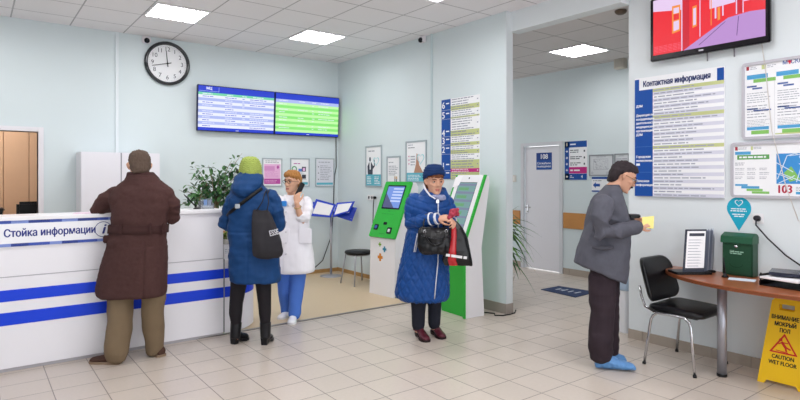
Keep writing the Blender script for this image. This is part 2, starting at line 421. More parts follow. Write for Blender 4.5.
# --- queue screens on the back wall
def screen_mat(n, c, e=.78): return M(n, c, .25, emit=e)
eb, ew, ep, eg, eg2, egt, elb = [screen_mat(*a) for a in (('screen_blue', '1838c8'), ('screen_white', 'e6eafa'), ('screen_periwinkle', 'a9b6ec'), ('screen_green', '86e472'), ('screen_pale_green', 'bdf4a4'), ('screen_mint', '6fd0a4'), ('screen_lilac', 'aab8ee'))]
def wall_screen(x0, z0, w, h, label, first):
    mw = frame_B((x0, YB - .034, z0)) @ Matrix.Rotation(math.radians(3), 4, 'X')
    t = empty('display_screen', label, 'screen', mw=mw, group='queue screens on the back wall')
    mb = MB(); mb.box((0, 0, -.0), (w, h, .045), .006); mb.obj('casing', M('screen_casing', '101a50', .3), t)
    mb = MB(); mb.box((w * .3, .0, -.0305), (w * .7, .06, 0)); mb.obj('wall_bracket', black, t)
    mb = MB(); z = .0465; b = .012
    mb.use(eb).rect(b, b, w - b, h - b, z - .0008)
    z1 = z - .0004; top = h - .10; bot = .055 if first else .05
    if first:
        mb.use(egt).rect(b, top - .035, w - b, top, z1); a, c = ew, ep
        mb.use(elb).rect(.02, h - .085, .3, h - .08, z1); mb.use(elb).rect(.295, h - .085, .3, h - .02, z1); mb.use(ew).text('МЦ', .16, h - .045, .05, z, bold=.002)
    else:
        mb.use(elb).rect(b, top - .05, w - b, top, z1); a, c = eg2, eg
    y1 = top - (.035 if first else .05); n = 11
    for i in range(n):
        hh = (y1 - bot) / n
        mb.use(a if i % 2 == (0 if first else 0) else c).rect(b, y1 - hh * (i + 1), w - b, y1 - hh * i, z1)
        if i % 3 != 1 or first:
            mb.use(ew if not first else (whitep if False else eb if i % 2 == 0 else ew))
            for (xa, xb) in ((.06, .22), (.34, .5), (.56, .6), (.66, .92)):
                if random.random() < .8: mb.lines(w * xa, y1 - hh * (i + .8), w * xb, y1 - hh * (i + .2), 1, z, .35, .5)
    mb.use(ew)
    for xa, xb in ((.06, .2), (.36, .46), (.56, .62), (.7, .85)): mb.lines(w * xa, top - .03, w * xb, top - .008, 1, z, .5, .2)
    mb.use(ew).rect(w * .48, .02, w * .52, .027, z)
    mb.obj('screen', None, t, normals=False)
    return t
xa = aty(196, 131, YB - .04); xm = aty(273.3, 135, YB - .04); xe = aty(337.2, 136.5, YB - .04)
z0 = xa.z + .005
wall_screen(xa.x, z0, xm.x - xa.x - .006, .64, 'left wall screen with blue header over white and lilac rows', True)
wall_screen(xm.x, z0, xe.x - xm.x, .64, 'right wall screen with blue header over bright green rows', False)
# screen cable
mb = MB(); q = aty(336, 137, YB - .012)
mb.tube([(q.x, YB - .012, q.z), (q.x + .005, YB - .012, 1.7), (q.x - .03, YB - .012, 1.55), (q.x - .05, YB - .012, 1.0), (q.x - .08, YB - .012, .6), (q.x - .25, YB - .02, .2), (q.x - .5, YB - .03, .03), (q.x - .9, YB - .1, .016)], .007, 6)
mb.obj('power_cable', M('cable_dark', '26262c', .5), label='dark cable hanging from the green screen down the corner', cat='cable')
# --- framed posters
def poster(mw, w, h, label, art, fr=.016):
    t = empty('framed_poster', label, 'poster', mw=mw, group='silver framed wall posters')
    mb = MB(); ring_of(mb, [(0, 0), (w, 0), (w, h), (0, h)], [(fr, fr), (w - fr, fr), (w - fr, h - fr), (fr, h - fr)], .0, .014); mb.obj('frame', silver, t)
    mb = MB(); mb.use(whitep).rect(fr, fr, w - fr, h - fr, .006); art(mb, w, h); mb.obj('print', None, t, normals=False)
    return t
pink = M('print_pink', 'e9b7dc', .5); pink2 = M('print_rose', 'd694c8', .5); mag2 = M('print_plum', 'b74f9f', .5)
def art_pink(mb, w, h):
    mb.use(pink).rect(.03, .09, w - .03, h - .09, .007); mb.use(pink2).rect(.035, h - .19, w * .62, h - .12, .0075); mb.use(mag2).rect(.03, .04, w - .03, .12, .008)
    mb.use(pink2).lines(.05, .14, w - .06, h * .55, 6, .008); mb.use(mag2).text('♦', w * .78, h * .68, .06, .008); mb.use(inkg).lines(.05, h - .075, w - .05, h - .03, 2, .008); mb.use(pink).lines(.05, .06, w - .05, .1, 2, .009)
def art_pics(mb, w, h):
    mb.use(mag2).lines(.06, h - .1, w - .12, h - .07, 1, .008)
    mb.use(M('print_green', '4f9a6a', .5)).prism([(.07 + .045 * math.cos(a * PI / 8), h * .62 + .045 * math.sin(a * PI / 8)) for a in range(16)], .007, .008)
    mb.use(whitep).prism([(.07 + .028 * math.cos(a * PI / 8), h * .62 + .028 * math.sin(a * PI / 8)) for a in range(16)], .008, .0085)
    mb.use(M('print_blue', '5d7fc4', .5)).rect(.14, h * .53, .2, h * .63, .008); mb.use(inkd).rect(.2, h * .53, .27, h * .7, .0075); mb.use(pink).rect(.215, h * .55, .255, h * .66, .008)
    mb.use(inkd).rect(.2, h * .28, .27, h * .42, .0075); mb.use(M('print_blue')).rect(.06, h * .28, .15, h * .42, .008); mb.use(inkg).lines(.05, h * .43, w - .05, h * .5, 2, .008)
    mb.use(teal).rect(.03, .03, w - .03, .07, .008); mb.use(inkg).lines(.05, .08, w - .05, .12, 2, .008)
def art_text(mb, w, h):
    mb.use(M('print_grey', 'dcdde6', .5)).rect(.025, .03, w - .025, h - .03, .0065)
    mb.use(inkg).lines(.06, h - .08, w - .04, h - .05, 1, .008); mb.lines(.09, .1, w - .04, h - .11, 9, .008, .35, .4)
    mb.use(inkd)
    for k in range(3): mb.rect(.05, .11 + k * .1, .065, .125 + k * .1, .008)
    mb.use(teal).rect(.025, .03, w - .025, .065, .008)
for px0, px1, art, lab in ((262, 282, art_pink, 'silver framed pink poster on the back wall beside the green hat'), (290, 309.3, art_pics, 'silver framed picture poster directly behind the head of the woman on the phone'), (315, 334, art_text, 'silver framed grey text poster nearest the corner below the green screen')):
    a = aty(px0, 158, YB); b = aty(px1, 186.5, YB); poster(frame_B((a.x, YB, b.z)), b.x - a.x, a.z - b.z, lab, art)
suit = M('print_charcoal', '3c4150', .5); skinp = M('print_skin', 'b98a72', .5); heartm = M('print_heart', '9fd6df', .5)
def heart(mb, x, y, s, z):
    pts = []
    for k in range(24):
        a = k * 2 * PI / 24; pts.append((x + s * .0625 * 16 * math.sin(a) ** 3, y + s * .0625 * (13 * math.cos(a) - 5 * math.cos(2 * a) - 2 * math.cos(3 * a) - math.cos(4 * a))))
    inn = [(x + (p[0] - x) * .8, y + (p[1] - y) * .8) for p in pts]
    for k in range(24):
        j = (k + 1) % 24; mb.face([(pts[j][0], pts[j][1], z), (pts[k][0], pts[k][1], z), (inn[k][0], inn[k][1], z), (inn[j][0], inn[j][1], z)])
def art_man(mb, w, h):
    mb.use(teal).rect(.016, .016, w - .016, h * .3, .007); mb.use(inkg).lines(w * .18, h * .84, w * .6, h * .9, 1, .008)
    mb.use(heartm); heart(mb, w * .66, h * .62, .075, .008)
    mb.use(suit).face([(w * .14, h * .3, .0075), (w * .44, h * .3, .0075), (w * .46, h * .52, .0075), (w * .36, h * .6, .0075), (w * .22, h * .6, .0075), (w * .12, h * .5, .0075)])
    mb.use(suit).face([(w * .44, h * .42, .0078), (w * .58, h * .5, .0078), (w * .56, h * .66, .0078), (w * .52, h * .66, .0078), (w * .53, h * .52, .0078), (w * .43, h * .5, .0078)])
    mb.use(whitep).face([(w * .26, h * .42, .0082), (w * .33, h * .42, .0082), (w * .33, h * .6, .0082), (w * .25, h * .6, .0082)])
    mb.use(suit).prism([(w * .28 + .022 * math.cos(a * PI / 6), h * .67 + .036 * math.sin(a * PI / 6)) for a in range(12)], .007, .008)
    mb.use(whitep).lines(w * .1, h * .06, w * .42, h * .26, 5, .008); mb.lines(w * .55, h * .06, w * .9, h * .26, 5, .008)
def art_hand(mb, w, h):
    mb.use(teal).rect(.016, .016, w - .016, h * .24, .007); mb.use(inkd).lines(w * .12, h * .82, w * .6, h * .86, 1, .008); mb.use(inkg).lines(w * .12, h * .88, w * .4, h * .93, 1, .008)
    mb.use(heartm); heart(mb, w * .72, h * .57, .08, .008)
    mb.use(skinp).face([(w * .4, h * .24, .0075), (w * .85, h * .24, .0075), (w * .66, h * .42, .0075), (w * .58, h * .68, .0075), (w * .53, h * .7, .0075), (w * .5, h * .45, .0075)])
    mb.use(inkg).lines(w * .24, h * .4, w * .5, h * .66, 4, .008); mb.use(magenta)
    for k in range(3): mb.rect(w * .14, h * (.44 + k * .09), w * .18, h * (.47 + k * .09), .008)
    mb.use(whitep).lines(w * .1, h * .05, w * .8, h * .2, 4, .008)
def art_mid(mb, w, h):
    mb.use(inkg).lines(w * .15, h * .78, w * .6, h * .84, 1, .008); mb.lines(w * .15, h * .4, w * .85, h * .72, 6, .008)
    mb.use(suit).rect(w * .58, h * .12, w * .64, h * .32, .008); mb.rect(w * .7, h * .1, w * .76, h * .3, .008); mb.use(M('print_ochre', 'c9a06a', .5)).rect(w * .57, h * .3, w * .65, h * .38, .008); mb.rect(w * .7, h * .3, w * .77, h * .38, .008)
for px0, px1, yt, yb, art, lab in ((366, 382.3, 146.3, 187, art_man, 'silver framed poster of a dark figure and heart, leftmost on the partition'), (387.2, 400.8, 156.5, 189, art_mid, 'narrow silver framed notice between the two heart posters on the partition'), (406.2, 427, 141.6, 183, art_hand, 'silver framed poster of a hand and heart behind the blue knitted hat')):
    a = atx(px0, yt, XP); b = atx(px1, yb, XP); poster(frame_R((XP, a.y, b.z)), a.y - b.y, a.z - b.z, lab, art, .02)
# --- floor directory on the partition
a = atx(442, 100.4, XP); b = atx(480, 176, XP); w = a.y - b.y; z1 = a.z; z0 = atx(442, 179, XP).z; h = z1 - z0
t = empty('floor_directory', 'tall floor directory board with blue number column on the partition', 'sign', mw=frame_R((XP, a.y, z0)))
mb = MB(); mb.box((0, 0, 0), (w, h, .008)); mb.obj('board', whitep, t)
mb = MB(); cw = w * .255
mb.use(navy).rect(0, 0, cw, h, .0085)
rows = ((0, 0.093, 'w'), (0.093, 0.15, 'o'), (0.15, 0.23, 'w'), (0.23, 0.25, 'o'), (0.25, 0.4, 'w'), (0.4, 0.47, 'o'), (0.47, 0.55, 'w'), (0.55, 0.59, 'o'), (0.59, 0.64, 'w'), (0.64, 0.69, 'o'), (0.69, 0.765, 'w'), (0.765, 0.87, 'o'), (0.87, 0.915, 'm'), (0.915, 1, 'o'))
mat = dict(w=whitep, o=olive, m=magenta)
for u0, u1, k in rows:
    y1, y0 = h * (1 - u0), h * (1 - u1)
    mb.use(mat[k]).rect(cw, y0, w, y1, .0086)
    n = max(1, round((u1 - u0) / .03)); mb.use(whitep if k == 'm' else inkm).lines(cw + .02, y0, w * .9, y1, n, .009, .33, .55 if k == 'o' else .3)
    mb.rect(w * .94, (y0 + y1) / 2 - .006, w * .97, (y0 + y1) / 2 + .006, .009)
for u, s_ in ((.075, '6'), (.20, '5'), (.425, '4'), (.525, '3'), (.635, '2'), (.84, '1'), (.945, '1')):
    mb.use(whitep).text(s_, cw * .22, h * (1 - u), .115, .009, bold=.003); mb.use(whitep).rect(cw * .5, h * (1 - u) + .015, cw * .85, h * (1 - u) + .03, .009)
for u in (.135, .25, .47, .575, .69, .895): mb.use(lav).rect(0, h * (1 - u), cw, h * (1 - u) + .003, .009)
mb.obj('lettering', None, t, normals=False)
# --- sockets on the partition
def socket(mw, label, n=2, plug=None):
    t = empty('wall_socket', label, 'socket', mw=mw)
    mb = MB(); mb.box((-.04 * n, -.04, 0), (.04 * n, .04, .012), .004); mb.obj('plate', M('socket_white', 'e9e8ea', .35), t)
    for k in range(n):
        mb = MB(); x = (k - (n - 1) / 2) * .08; mb.lathe([(.024, .0125), (.021, .013), (.020, .0125)], (x, 0, 0), 16); mb.obj('outlet', M('socket_hole', '8d8f94', .5), t)
    return t
p = atx(371, 197.5, XP); socket(frame_R((XP, p.y, p.z)), 'white twin wall socket left of the first green kiosk', 2)
p2 = atx(376.3, 199, XP)
mb = MB(); mb.cyl((XP - .045, p2.y, p2.z + .02), (XP - .012, p2.y, p2.z + .02), .02, 12)
mb.tube([(XP - .04, p2.y, p2.z + .01), (XP - .05, p2.y + .005, p2.z - .1), (XP - .05, p2.y + .02, p2.z - .5), (XP - .06, p2.y - .05, .3), (XP - .1, p2.y - .2, .05)], .007, 6)
mb.obj('power_cable', blackr, label='black plug and cable at the twin socket behind the first kiosk', cat='cable')
# --- television on the right wall
a = atx(650.3, 62, 4.92); b = atx(770, 41.5, 4.92)
tw = a.y - b.y; th = tw * .585
t = empty('television', 'large black wall television showing a red picture of a corridor', 'television', mw=frame_R((XR - .003, a.y, a.z)))
mb = MB(); mb.box((0, 0, .04), (tw, th, .08), .008); mb.obj('casing', M('tv_black', '131017', .18), t)
mb = MB(); mb.box((tw * .3, th * .2, 0), (tw * .7, th * .75, .04)); mb.obj('wall_bracket', black, t)
red, red2, lil, tvw, tvo = [M(n, c, .3, emit=.78) for n, c in (('tv_red', 'e8252f'), ('tv_dark_red', 'cb1a2c'), ('tv_lilac', 'b78ccb'), ('tv_white', 'e2c8ea'), ('tv_orange', 'f0913c'))]
mb = MB(); sx0, sx1, sy0, sy1 = .03, tw - .03, .05, th - .02; W, HH = sx1 - sx0, sy1 - sy0
def tp(u, v, z): return (sx0 + u * W, sy0 + v * HH, z)
def tq(m, pts, z): mb.use(m).face([tp(u, v, z) for u, v in pts])
tq(red, [(0, 0), (1, 0), (1, 1), (0, 1)], .0806)
tq(lil, [(.30, 0), (1, 0), (1, .42), (.88, .44), (.70, .41), (.52, .23)], .0808)
tq(tvw, [(0, .80), (.28, .72), (.28, 1), (0, 1)], .0808)
tq(red2, [(.29, .0), (.355, .06), (.355, 1), (.29, 1)], .081); tq(tvw, [(.28, .0), (.29, .0), (.29, 1), (.28, 1)], .0811); tq(tvw, [(.45, .18), (.458, .19), (.458, 1), (.45, 1)], .0811)
tq(tvo, [(.19, .33), (.27, .36), (.27, .82), (.19, .82)], .0812); tq(tvw, [(.205, .37), (.258, .39), (.258, .55), (.205, .54)], .0814); tq(tvw, [(.205, .68), (.258, .68), (.258, .78), (.205, .78)], .0814); tq(red, [(.205, .56), (.258, .57), (.258, .67), (.205, .67)], .0814)
tq(tvo, [(.385, .36), (.425, .38), (.425, .74), (.385, .73)], .0812); tq(tvw, [(.392, .4), (.418, .41), (.418, .7), (.392, .69)], .0814)
tq(tvo, [(.55, .34), (.558, .34), (.558, .9), (.55, .9)], .0812); tq(tvo, [(.61, .4), (.632, .41), (.632, .62), (.61, .62)], .0812)
tq(tvw, [(.54, .62), (.76, .64), (.76, .9), (.54, .9)], .0809); tq(tvw, [(.585, .44), (.6, .44), (.6, .7), (.585, .7)], .0812); tq(tvw, [(.65, .46), (.662, .46), (.662, .7), (.65, .7)], .0812)
tq(red2, [(.775, .44), (.82, .44), (.82, 1), (.775, 1)], .081); tq(tvw, [(.765, .44), (.775, .44), (.775, 1), (.765, 1)], .0812); tq(tvw, [(.82, .44), (.828, .44), (.828, 1), (.82, 1)], .0812); tq(tvw, [(.83, .62), (.96, .62), (.96, .9), (.83, .9)], .0809)
tq(M('tv_line', '4a3068', .3, emit=.7), [(.44, .045), (.449, .045), (.68, .355), (.672, .355)], .0812); tq(MATS['tv_line'], [(.77, .09), (.775, .09), (.79, .4), (.785, .4)], .0812)
for r in range(5):
    for c in range(6): tq(M('tv_pink', 'f3738a', .3, emit=.78), [(.01 + c * .047, .04 + r * .026), (.05 + c * .047, .042 + r * .026), (.05 + c * .047, .048 + r * .026), (.01 + c * .047, .046 + r * .026)], .0813)
mb.obj('screen', None, t, normals=False)
mb = MB(); mb.use(M('tv_label', 'b9b9c0', .4)); mb.rect(tw * .445, .02, tw * .485, .032, .0806); mb.obj('badge', None, t, normals=False)
mb = MB(); mb.box((tw * .72, -.004, .07), (tw * .74, .004, .078)); mb.obj('sensor', black, t)
for fx in (708, 735):
    p = atx(fx, 52, XR - .02); mb = MB(); u = a.y - p.y; mb.tube([(u, .02, .035), (u, -.02, .03), (u, -.065, .028)], .006, 6); mb.obj('cable_stub', M('cable_grey', '807c84', .5), t)
# --- contact information board
a = atx(636.2, 79.4, XR); b = atx(725.3, 198, XR); w = a.y - b.y; z0 = 1.357; h = 2.459 - z0
t = empty('information_board', 'blue and white contact information board under the television', 'sign', mw=frame_R((XR - .003, a.y, z0)))
mb = MB(); mb.box((0, 0, 0), (w, h, .02), .002); mb.obj('board', whitep, t)
mb = MB(); Z = .0206; cw = w * .222; N = 32; top = .105; rh = (1 - top) / N
for i in range(N):
    y1 = h * (1 - top - i * rh); y0 = y1 - h * rh
    hd = i in (0, 8, 17)
    mb.use(olive if hd else (lav if i % 2 else whitep)).rect(cw, y0, w, y1, Z)
    mb.use(M('ink_soft', '9fa2b2', .6)).lines(cw + .012, y0, cw + (w - cw) * random.uniform(.5, .97), y1, 1, Z + .0006, .34, .3)
mb.use(navy).rect(0, 0, cw, h * (1 - top), Z)
mb.use(navy).rect(0, h * (1 - top), w * .055, h - .012, Z); mb.rect(w * .93, h * (1 - top) - .0, w, h - .012, Z)
mb.use(navyd).text('Контактная информация', w * .485, h * (1 - top * .56), .074, Z + .001, bold=.0026, sx=.685)
mb.use(whitep)
for y, s_ in ((.76, 'ДЗМ'), (.60, 'Дирекция по\nкоординации\nдеятельности\nмедицинских\nорганизаций\nДЗМ'), (.315, 'Городская\nполиклиника'), (.11, 'Полезная\nинформация')):
    n = s_.count('\n')
    for k, q in enumerate(s_.split('\n')): mb.text(q, .014, h * y + (n / 2 - k) * .036, .029, Z + .001, align='LEFT', bold=.0012, sx=.95)
mb.lines(.014, h * .315 - .066, .075, h * .315 - .04, 1, Z + .001, .8, .05)
for y in (.655, .415, .20): mb.use(M('sign_blue_light', '4a77bb', .5)).rect(0, h * y, cw, h * y + .003, Z + .0005)
mb.obj('lettering', None, t, normals=False)
# --- two snap-frame notice boards
blu, grn = M('print_sky', '4f9fd0', .5), M('print_leaf', '85bf63', .5)
def notice_board(px, ytop, ybot, w, label, draw):
    a = atx(px, ytop, XR); b = atx(px, ybot, XR); h = a.z - b.z
    t = empty('notice_board', label, 'notice board', group='notice boards on the right wall', mw=frame_R((XR, a.y, b.z)))
    mb = MB(); ring_of(mb, rrect(0, 0, w, h, .03), rrect(.022, .022, w - .022, h - .022, .012), 0, .022); mb.obj('frame', M('board_frame', 'c3c0c8', .35, .2), t)
    mb = MB(); mb.use(whitep).prism(rrect(.01, .01, w - .01, h - .01, .02), .001, .008); draw(mb, w, h); mb.obj('print', None, t, normals=False)
    return t
def up(mb, w, h):
    Z = .0085; n0 = len(mb.bm.verts)
    for x0 in (.045, .31, .62):
        mb.use(blu).rect(x0, h - .135, x0 + .19, h - .10, Z); mb.use(grn).rect(x0 + .06, h - .165, x0 + .26, h - .137, Z) if x0 < .5 else None
    mb.use(M('print_crest', '9c2338', .5)).rect(.04, h - .06, .065, h - .03, Z); mb.use(olive).rect(.18, h - .065, .22, h - .03, Z); mb.use(inkg).lines(.075, h - .06, .16, h - .035, 2, Z); mb.lines(.23, h - .06, .31, h - .035, 2, Z)
    mb.use(navy).text('М', .385, h - .035, .05, Z, bold=.001); mb.use(M('print_red', 'd8203c', .5)); heart(mb, .425, h - .036, .02, Z); mb.face([(.41, h - .03, Z), (.425, h - .052, Z), (.44, h - .03, Z), (.425, h - .022, Z)])
    mb.use(navy).text('СКВА', .50, h - .035, .05, Z, bold=.001)
    for x0, ww in ((.045, .22), (.32, .22), (.6, .3)):
        for y0, y1 in ((h - .33, h - .24), (h - .45, h - .34), (.10, .16)): mb.use(inkg).lines(x0, y0, x0 + ww, y1, 5, Z, .3, .3)
        mb.use(M('label_navy', '3f5a9c', .5)).rect(x0, h - .200, x0 + .09, h - .187, Z); mb.rect(x0 + .05, h - .218, x0 + .14, h - .205, Z); mb.rect(x0 + .0, .238, x0 + .1, .25, Z); mb.rect(x0 + .06, .224, x0 + .22, .235, Z)
        mb.use(blu).rect(x0, .075, x0 + .2, .1, Z); mb.use(grn).rect(x0 + .04, .04, x0 + .2, .07, Z)
    mb.use(inkg).rect(.295, .02, .297, h - .14, Z); mb.use(olive).rect(.30, .03, .6, .04, Z)
    for v in list(mb.bm.verts)[n0:]: v.co.x *= .79
def lo(mb, w, h):
    Z = .0085; n0 = len(mb.bm.verts)
    mb.use(M('print_crest')).rect(.04, h - .065, .065, h - .035, Z); mb.use(olive).rect(.19, h - .065, .21, h - .035, Z); mb.use(inkg).lines(.07, h - .06, .17, h - .04, 2, Z); mb.lines(.215, h - .06, .3, h - .04, 2, Z)
    mb.use(blu).rect(.04, h - .10, .19, h - .075, Z); mb.use(M('print_leaf2', '5fa057', .5)).rect(.06, h - .14, .36, h - .103, Z)
    mb.use(whitep).lines(.08, h - .135, .34, h - .108, 1, Z + .0005, .5, .1)
    mb.use(inkg); mb.lines(.04, h - .19, .16, h - .16, 2, Z)
    for k in range(3):
        for j in range(3): mb.lines(.04 + j * .115, h - .30 + k * .035, .13 + j * .115, h - .275 + k * .035, 2, Z, .35)
    mb.use(blu).rect(.04, .095, .16, .11, Z); mb.rect(.1, .075, .27, .094, Z); mb.use(grn).rect(.15, .055, .3, .073, Z); mb.rect(.2, .035, .36, .053, Z)
    for v in list(mb.bm.verts)[n0:]: v.co.x *= .78
    x0, y0, x1, y1 = .33, .115, .79, h - .1
    mb.use(M('map_blue', '3f8fd2', .5)).rect(x0, y0, x1, y1, Z)
    mb.use(M('map_road', 'd6e4f2', .5))
    for k in range(44):
        xa, ya = random.uniform(x0, x1), random.uniform(y0, y1); an = random.choice((.5, 2.0, 1.2, 2.7)) + random.uniform(-.15, .15); L = random.uniform(.04, .2)
        xb = min(max(xa + L * math.cos(an), x0), x1); yb = min(max(ya + L * math.sin(an), y0), y1); nx, ny = -math.sin(an) * .003, math.cos(an) * .003
        mb.face([(xa - nx, ya - ny, Z + .0004), (xb - nx, yb - ny, Z + .0004), (xb + nx, yb + ny, Z + .0004), (xa + nx, ya + ny, Z + .0004)])
    mb.use(grn).face([(.42, .13, Z + .0003), (.49, .15, Z + .0003), (.43, .25, Z + .0003), (.38, .2, Z + .0003)]); mb.use(navy).rect(.53, .24, .59, .29, Z + .0003)
    mb.use(M('print_wine', 'b3203f', .5)).text('103', .385, .07, .085, Z, bold=.003, sx=.85); mb.use(inkg).lines(.46, .06, .66, .095, 3, Z); mb.use(blu).rect(.46, .035, .54, .055, Z)
    mb.use(M('print_red')).rect(.5, h - .06, .54, h - .03, Z)
notice_board(742.6, 64.2, 140, 1.0, 'upper wide notice board of printed sheets, right of the contact board', up)
notice_board(731.5, 143, 197.3, 1.05, 'lower wide notice board with blue street map and red number', lo)
# --- teal drop-shaped sticker
p = atx(739, 208.3, XR); tip = atx(739.5, 231, XR)
t = empty('wall_sticker', 'teal drop shaped sticker above the green box', 'sticker', mw=frame_R((XR, p.y, p.z)))
r = .092; L = p.z - tip.z
pts = [(r * math.cos(a), r * math.sin(a)) for a in [math.radians(-38 + k * 256 / 30) for k in range(31)]] + [(0, -L)]
mb = MB(); mb.prism(pts, .0004, .0025); mb.obj('sheet', M('sticker_teal', '1fa6c4', .45), t)
mb = MB(); mb.use(whitep); heart(mb, 0, .045, .032, .003)
for i, (y, ww) in enumerate(((-.005, .06), (-.022, .064), (-.05, .05), (-.066, .036))): mb.lines(-ww, y - .006, ww, y + .006, 1, .003, .7, .05)
mb.obj('print', None, t, normals=False)
# --- socket, plug and cables on the right wall
p = atx(758.5, 218.5, XR); t = socket(frame_R((XR, p.y, p.z)), 'white wall socket with black plug, right of the teal sticker', 1)
mb = MB(); q = p
mb.cyl((XR - .05, q.y, q.z + .005), (XR - .0135, q.y, q.z + .005), .021, 14); mb.tube([(XR - .045, q.y, q.z), (XR - .05, q.y - .0, q.z - .05), (XR - .04, q.y - .08, q.z - .15), (XR - .03, q.y - .2, q.z - .27), (XR - .03, q.y - .36, q.z - .38), (XR - .04, q.y - .55, q.z - .46)], .006, 8)
mb.obj('power_cable', M('cable_dark'), label='black plugged-in cable running down to the black trays', cat='cable')
a = atx(763, 44, XR); mb = MB(); mb.tube([(XR - .025, a.y, a.z), (XR - .026, a.y - .03, 2.35), (XR - .026, a.y - .07, 1.9), (XR - .026, a.y - .17, 1.45), (XR - .026, a.y - .25, 1.2)], .0035, 6)
mb.obj('thin_cable', M('cable_beige', 'd2ccc8', .5), label='thin pale cable hanging from the television across the notice boards', cat='cable')
# --- corridor signs
p = atx(535, 153, XC - .02); q = atx(550.3, 169.5, XC - .02); w = p.y - q.y; h = p.z - q.z
t = empty('door_plate', 'blue number plate on the corridor door', 'sign', mw=frame_R((XC + .02, p.y, q.z)))
mb = MB(); mb.box((0, 0, 0), (w, h, .005)); mb.obj('plate', navy, t)
mb = MB(); mb.use(M('plate_blue_dark', '173c86', .5)).rect(0, h * .55, w, h, .0054); mb.use(whitep).text('108', w * .5, h * .76, .11, .006, bold=.003); mb.use(whitep).text('Служебное\nпомещение', w * .5, h * .28, .05, .006, bold=.001); mb.obj('lettering', None, t, normals=False)
a = atx(565.2, 142, XC); b = atx(587.3, 180, XC); w = a.y - b.y; z0 = 1.495; h = 2.095 - z0
t = empty('direction_sign', 'blue and white direction sign with magenta band beside the corridor door', 'sign', mw=frame_R((XC, a.y, z0)))
mb = MB(); mb.box((0, 0, 0), (w, h, .01)); mb.obj('board', whitep, t)
mb = MB(); Z = .0105; mb.use(navy).rect(0, 0, w * .2, h, Z); mb.rect(0, h * .84, w, h, Z); mb.rect(0, 0, w, h * .16, Z); mb.use(magenta).rect(w * .2, h * .165, w, h * .33, Z)
mb.use(whitep)
for y in (.74, .57, .41, .25, .08):
    mb.rect(w * .05, h * y - .006, w * .15, h * y + .006, Z + .0006); mb.rect(w * .088, h * y - .02, w * .112, h * y + .02, Z + .0006)
mb.lines(w * .25, h * .88, w * .6, h * .96, 1, Z + .0006); mb.text('1', w * .1, h * .92, .08, Z + .0006, bold=.002); mb.text('4', w * .78, h * .08, .07, Z + .0006); mb.lines(w * .25, h * .04, w * .45, h * .12, 2, Z + .0006); mb.lines(w * .25, h * .2, w * .7, h * .29, 1, Z + .0006)
mb.use(inkd)
for y in (.74, .57, .41): mb.lines(w * .25, h * y - .03, w * .8, h * y + .03, 2, Z + .0006); mb.rect(w * .86, h * y - .015, w * .92, h * y + .015, Z + .0006)
mb.obj('lettering', None, t, normals=False)
def plan(px0, px1, yt, yb, label, draw, fr=.015):
    a = atx(px0, yt, XC); b = atx(px1, yb, XC); w = a.y - b.y; h = atx(px0, yt, XC).z - atx(px0, yb, XC).z
    t = empty('evacuation_plan' if draw else 'framed_notice', label, 'framed plan' if draw else 'notice', mw=frame_R((XC, a.y, a.z - h)))
    mb = MB(); ring_of(mb, [(0, 0), (w, 0), (w, h), (0, h)], [(fr, fr), (w - fr, fr), (w - fr, h - fr), (fr, h - fr)], 0, .014); mb.obj('frame', M('frame_grey', '8f9298', .4), t)
    mb = MB(); mb.use(M('paper_grey', 'd3d6da', .5)).rect(fr, fr, w - fr, h - fr, .006)
    mb.use(inkg).lines(w * .3, h * .86, w * .75, h * .92, 1, .007)
    if draw:
        for k in range(30):
            x = random.uniform(.2, .72) * w; y = random.uniform(.3, .75) * h; mb.rect(x, y, x + random.uniform(.01, .05), y + .004, .007); mb.rect(x, y, x + .004, y + random.uniform(.01, .04), .007)
        for x0, y0, x1, y1 in ((.18, .28, .78, .29), (.18, .78, .78, .79), (.18, .28, .19, .79), (.775, .28, .785, .79)): mb.rect(w * x0, h * y0, w * x1, h * y1 + .002, .007)
        mb.lines(w * .07, h * .08, w * .2, h * .2, 3, .007); mb.lines(w * .7, h * .06, w * .9, h * .2, 3, .007)
    else: mb.lines(w * .12, h * .15, w * .88, h * .8, 7, .007)
    mb.obj('print', None, t, normals=False)
plan(589.5, 613.6, 155, 175.8, 'grey framed floor plan on the corridor wall behind the man in the jacket', True)
plan(614.8, 629.3, 153.8, 175, 'grey framed notice right of the floor plan, above the dark-haired man', False)
a = atx(592, 177, XC); b = atx(606, 192, XC); w = a.y - b.y + .12; h = a.z - b.z
t = empty('arrow_sign', 'small white sign with blue bar and arrow under the floor plan', 'sign', mw=frame_R((XC, a.y, b.z)))
mb = MB(); mb.box((0, 0, 0), (w, h, .006)); mb.obj('board', whitep, t)
mb = MB(); mb.use(navy).rect(0, h - .03, w, h, .0065); mb.face([(.02, h * .45, .0066), (.07, h * .25, .0066), (.07, h * .65, .0066)]); mb.rect(.07, h * .36, .14, h * .54, .0066); mb.use(inkg).lines(.02, h * .68, w * .7, h * .82, 1, .0066); mb.use(navy).rect(0, 0, w, .02, .0065); mb.obj('lettering', None, t, normals=False)
p = atx(514.5, 178.5, XC); t = empty('light_switch', 'white light switch on the corridor wall left of the door', 'switch', mw=frame_R((XC, p.y, p.z)))
mb = MB(); mb.box((-.045, -.06, 0), (.045, .06, .014), .005); mb.obj('plate', M('switch_cream', 'd9d6cf', .4), t)
mb = MB(); mb.box((-.02, -.04, .014), (.02, .04, .02), .003); mb.obj('rocker', M('switch_white', 'eceae6', .35), t)
p = atx(622.5, 64, XC); t = empty('alarm_speaker', 'small beige box speaker high on the corridor wall', 'speaker', mw=frame_R((XC, p.y, p.z)))
mb = MB(); mb.box((-.08, -.075, 0), (.08, .075, .1), .008); mb.obj('casing', M('beige_plastic', 'cfcabf', .45), t)
mb = MB(); mb.box((-.06, -.055, .1), (.06, .055, .103)); mb.obj('grille', M('grille_grey', 'b9b4aa', .5), t)
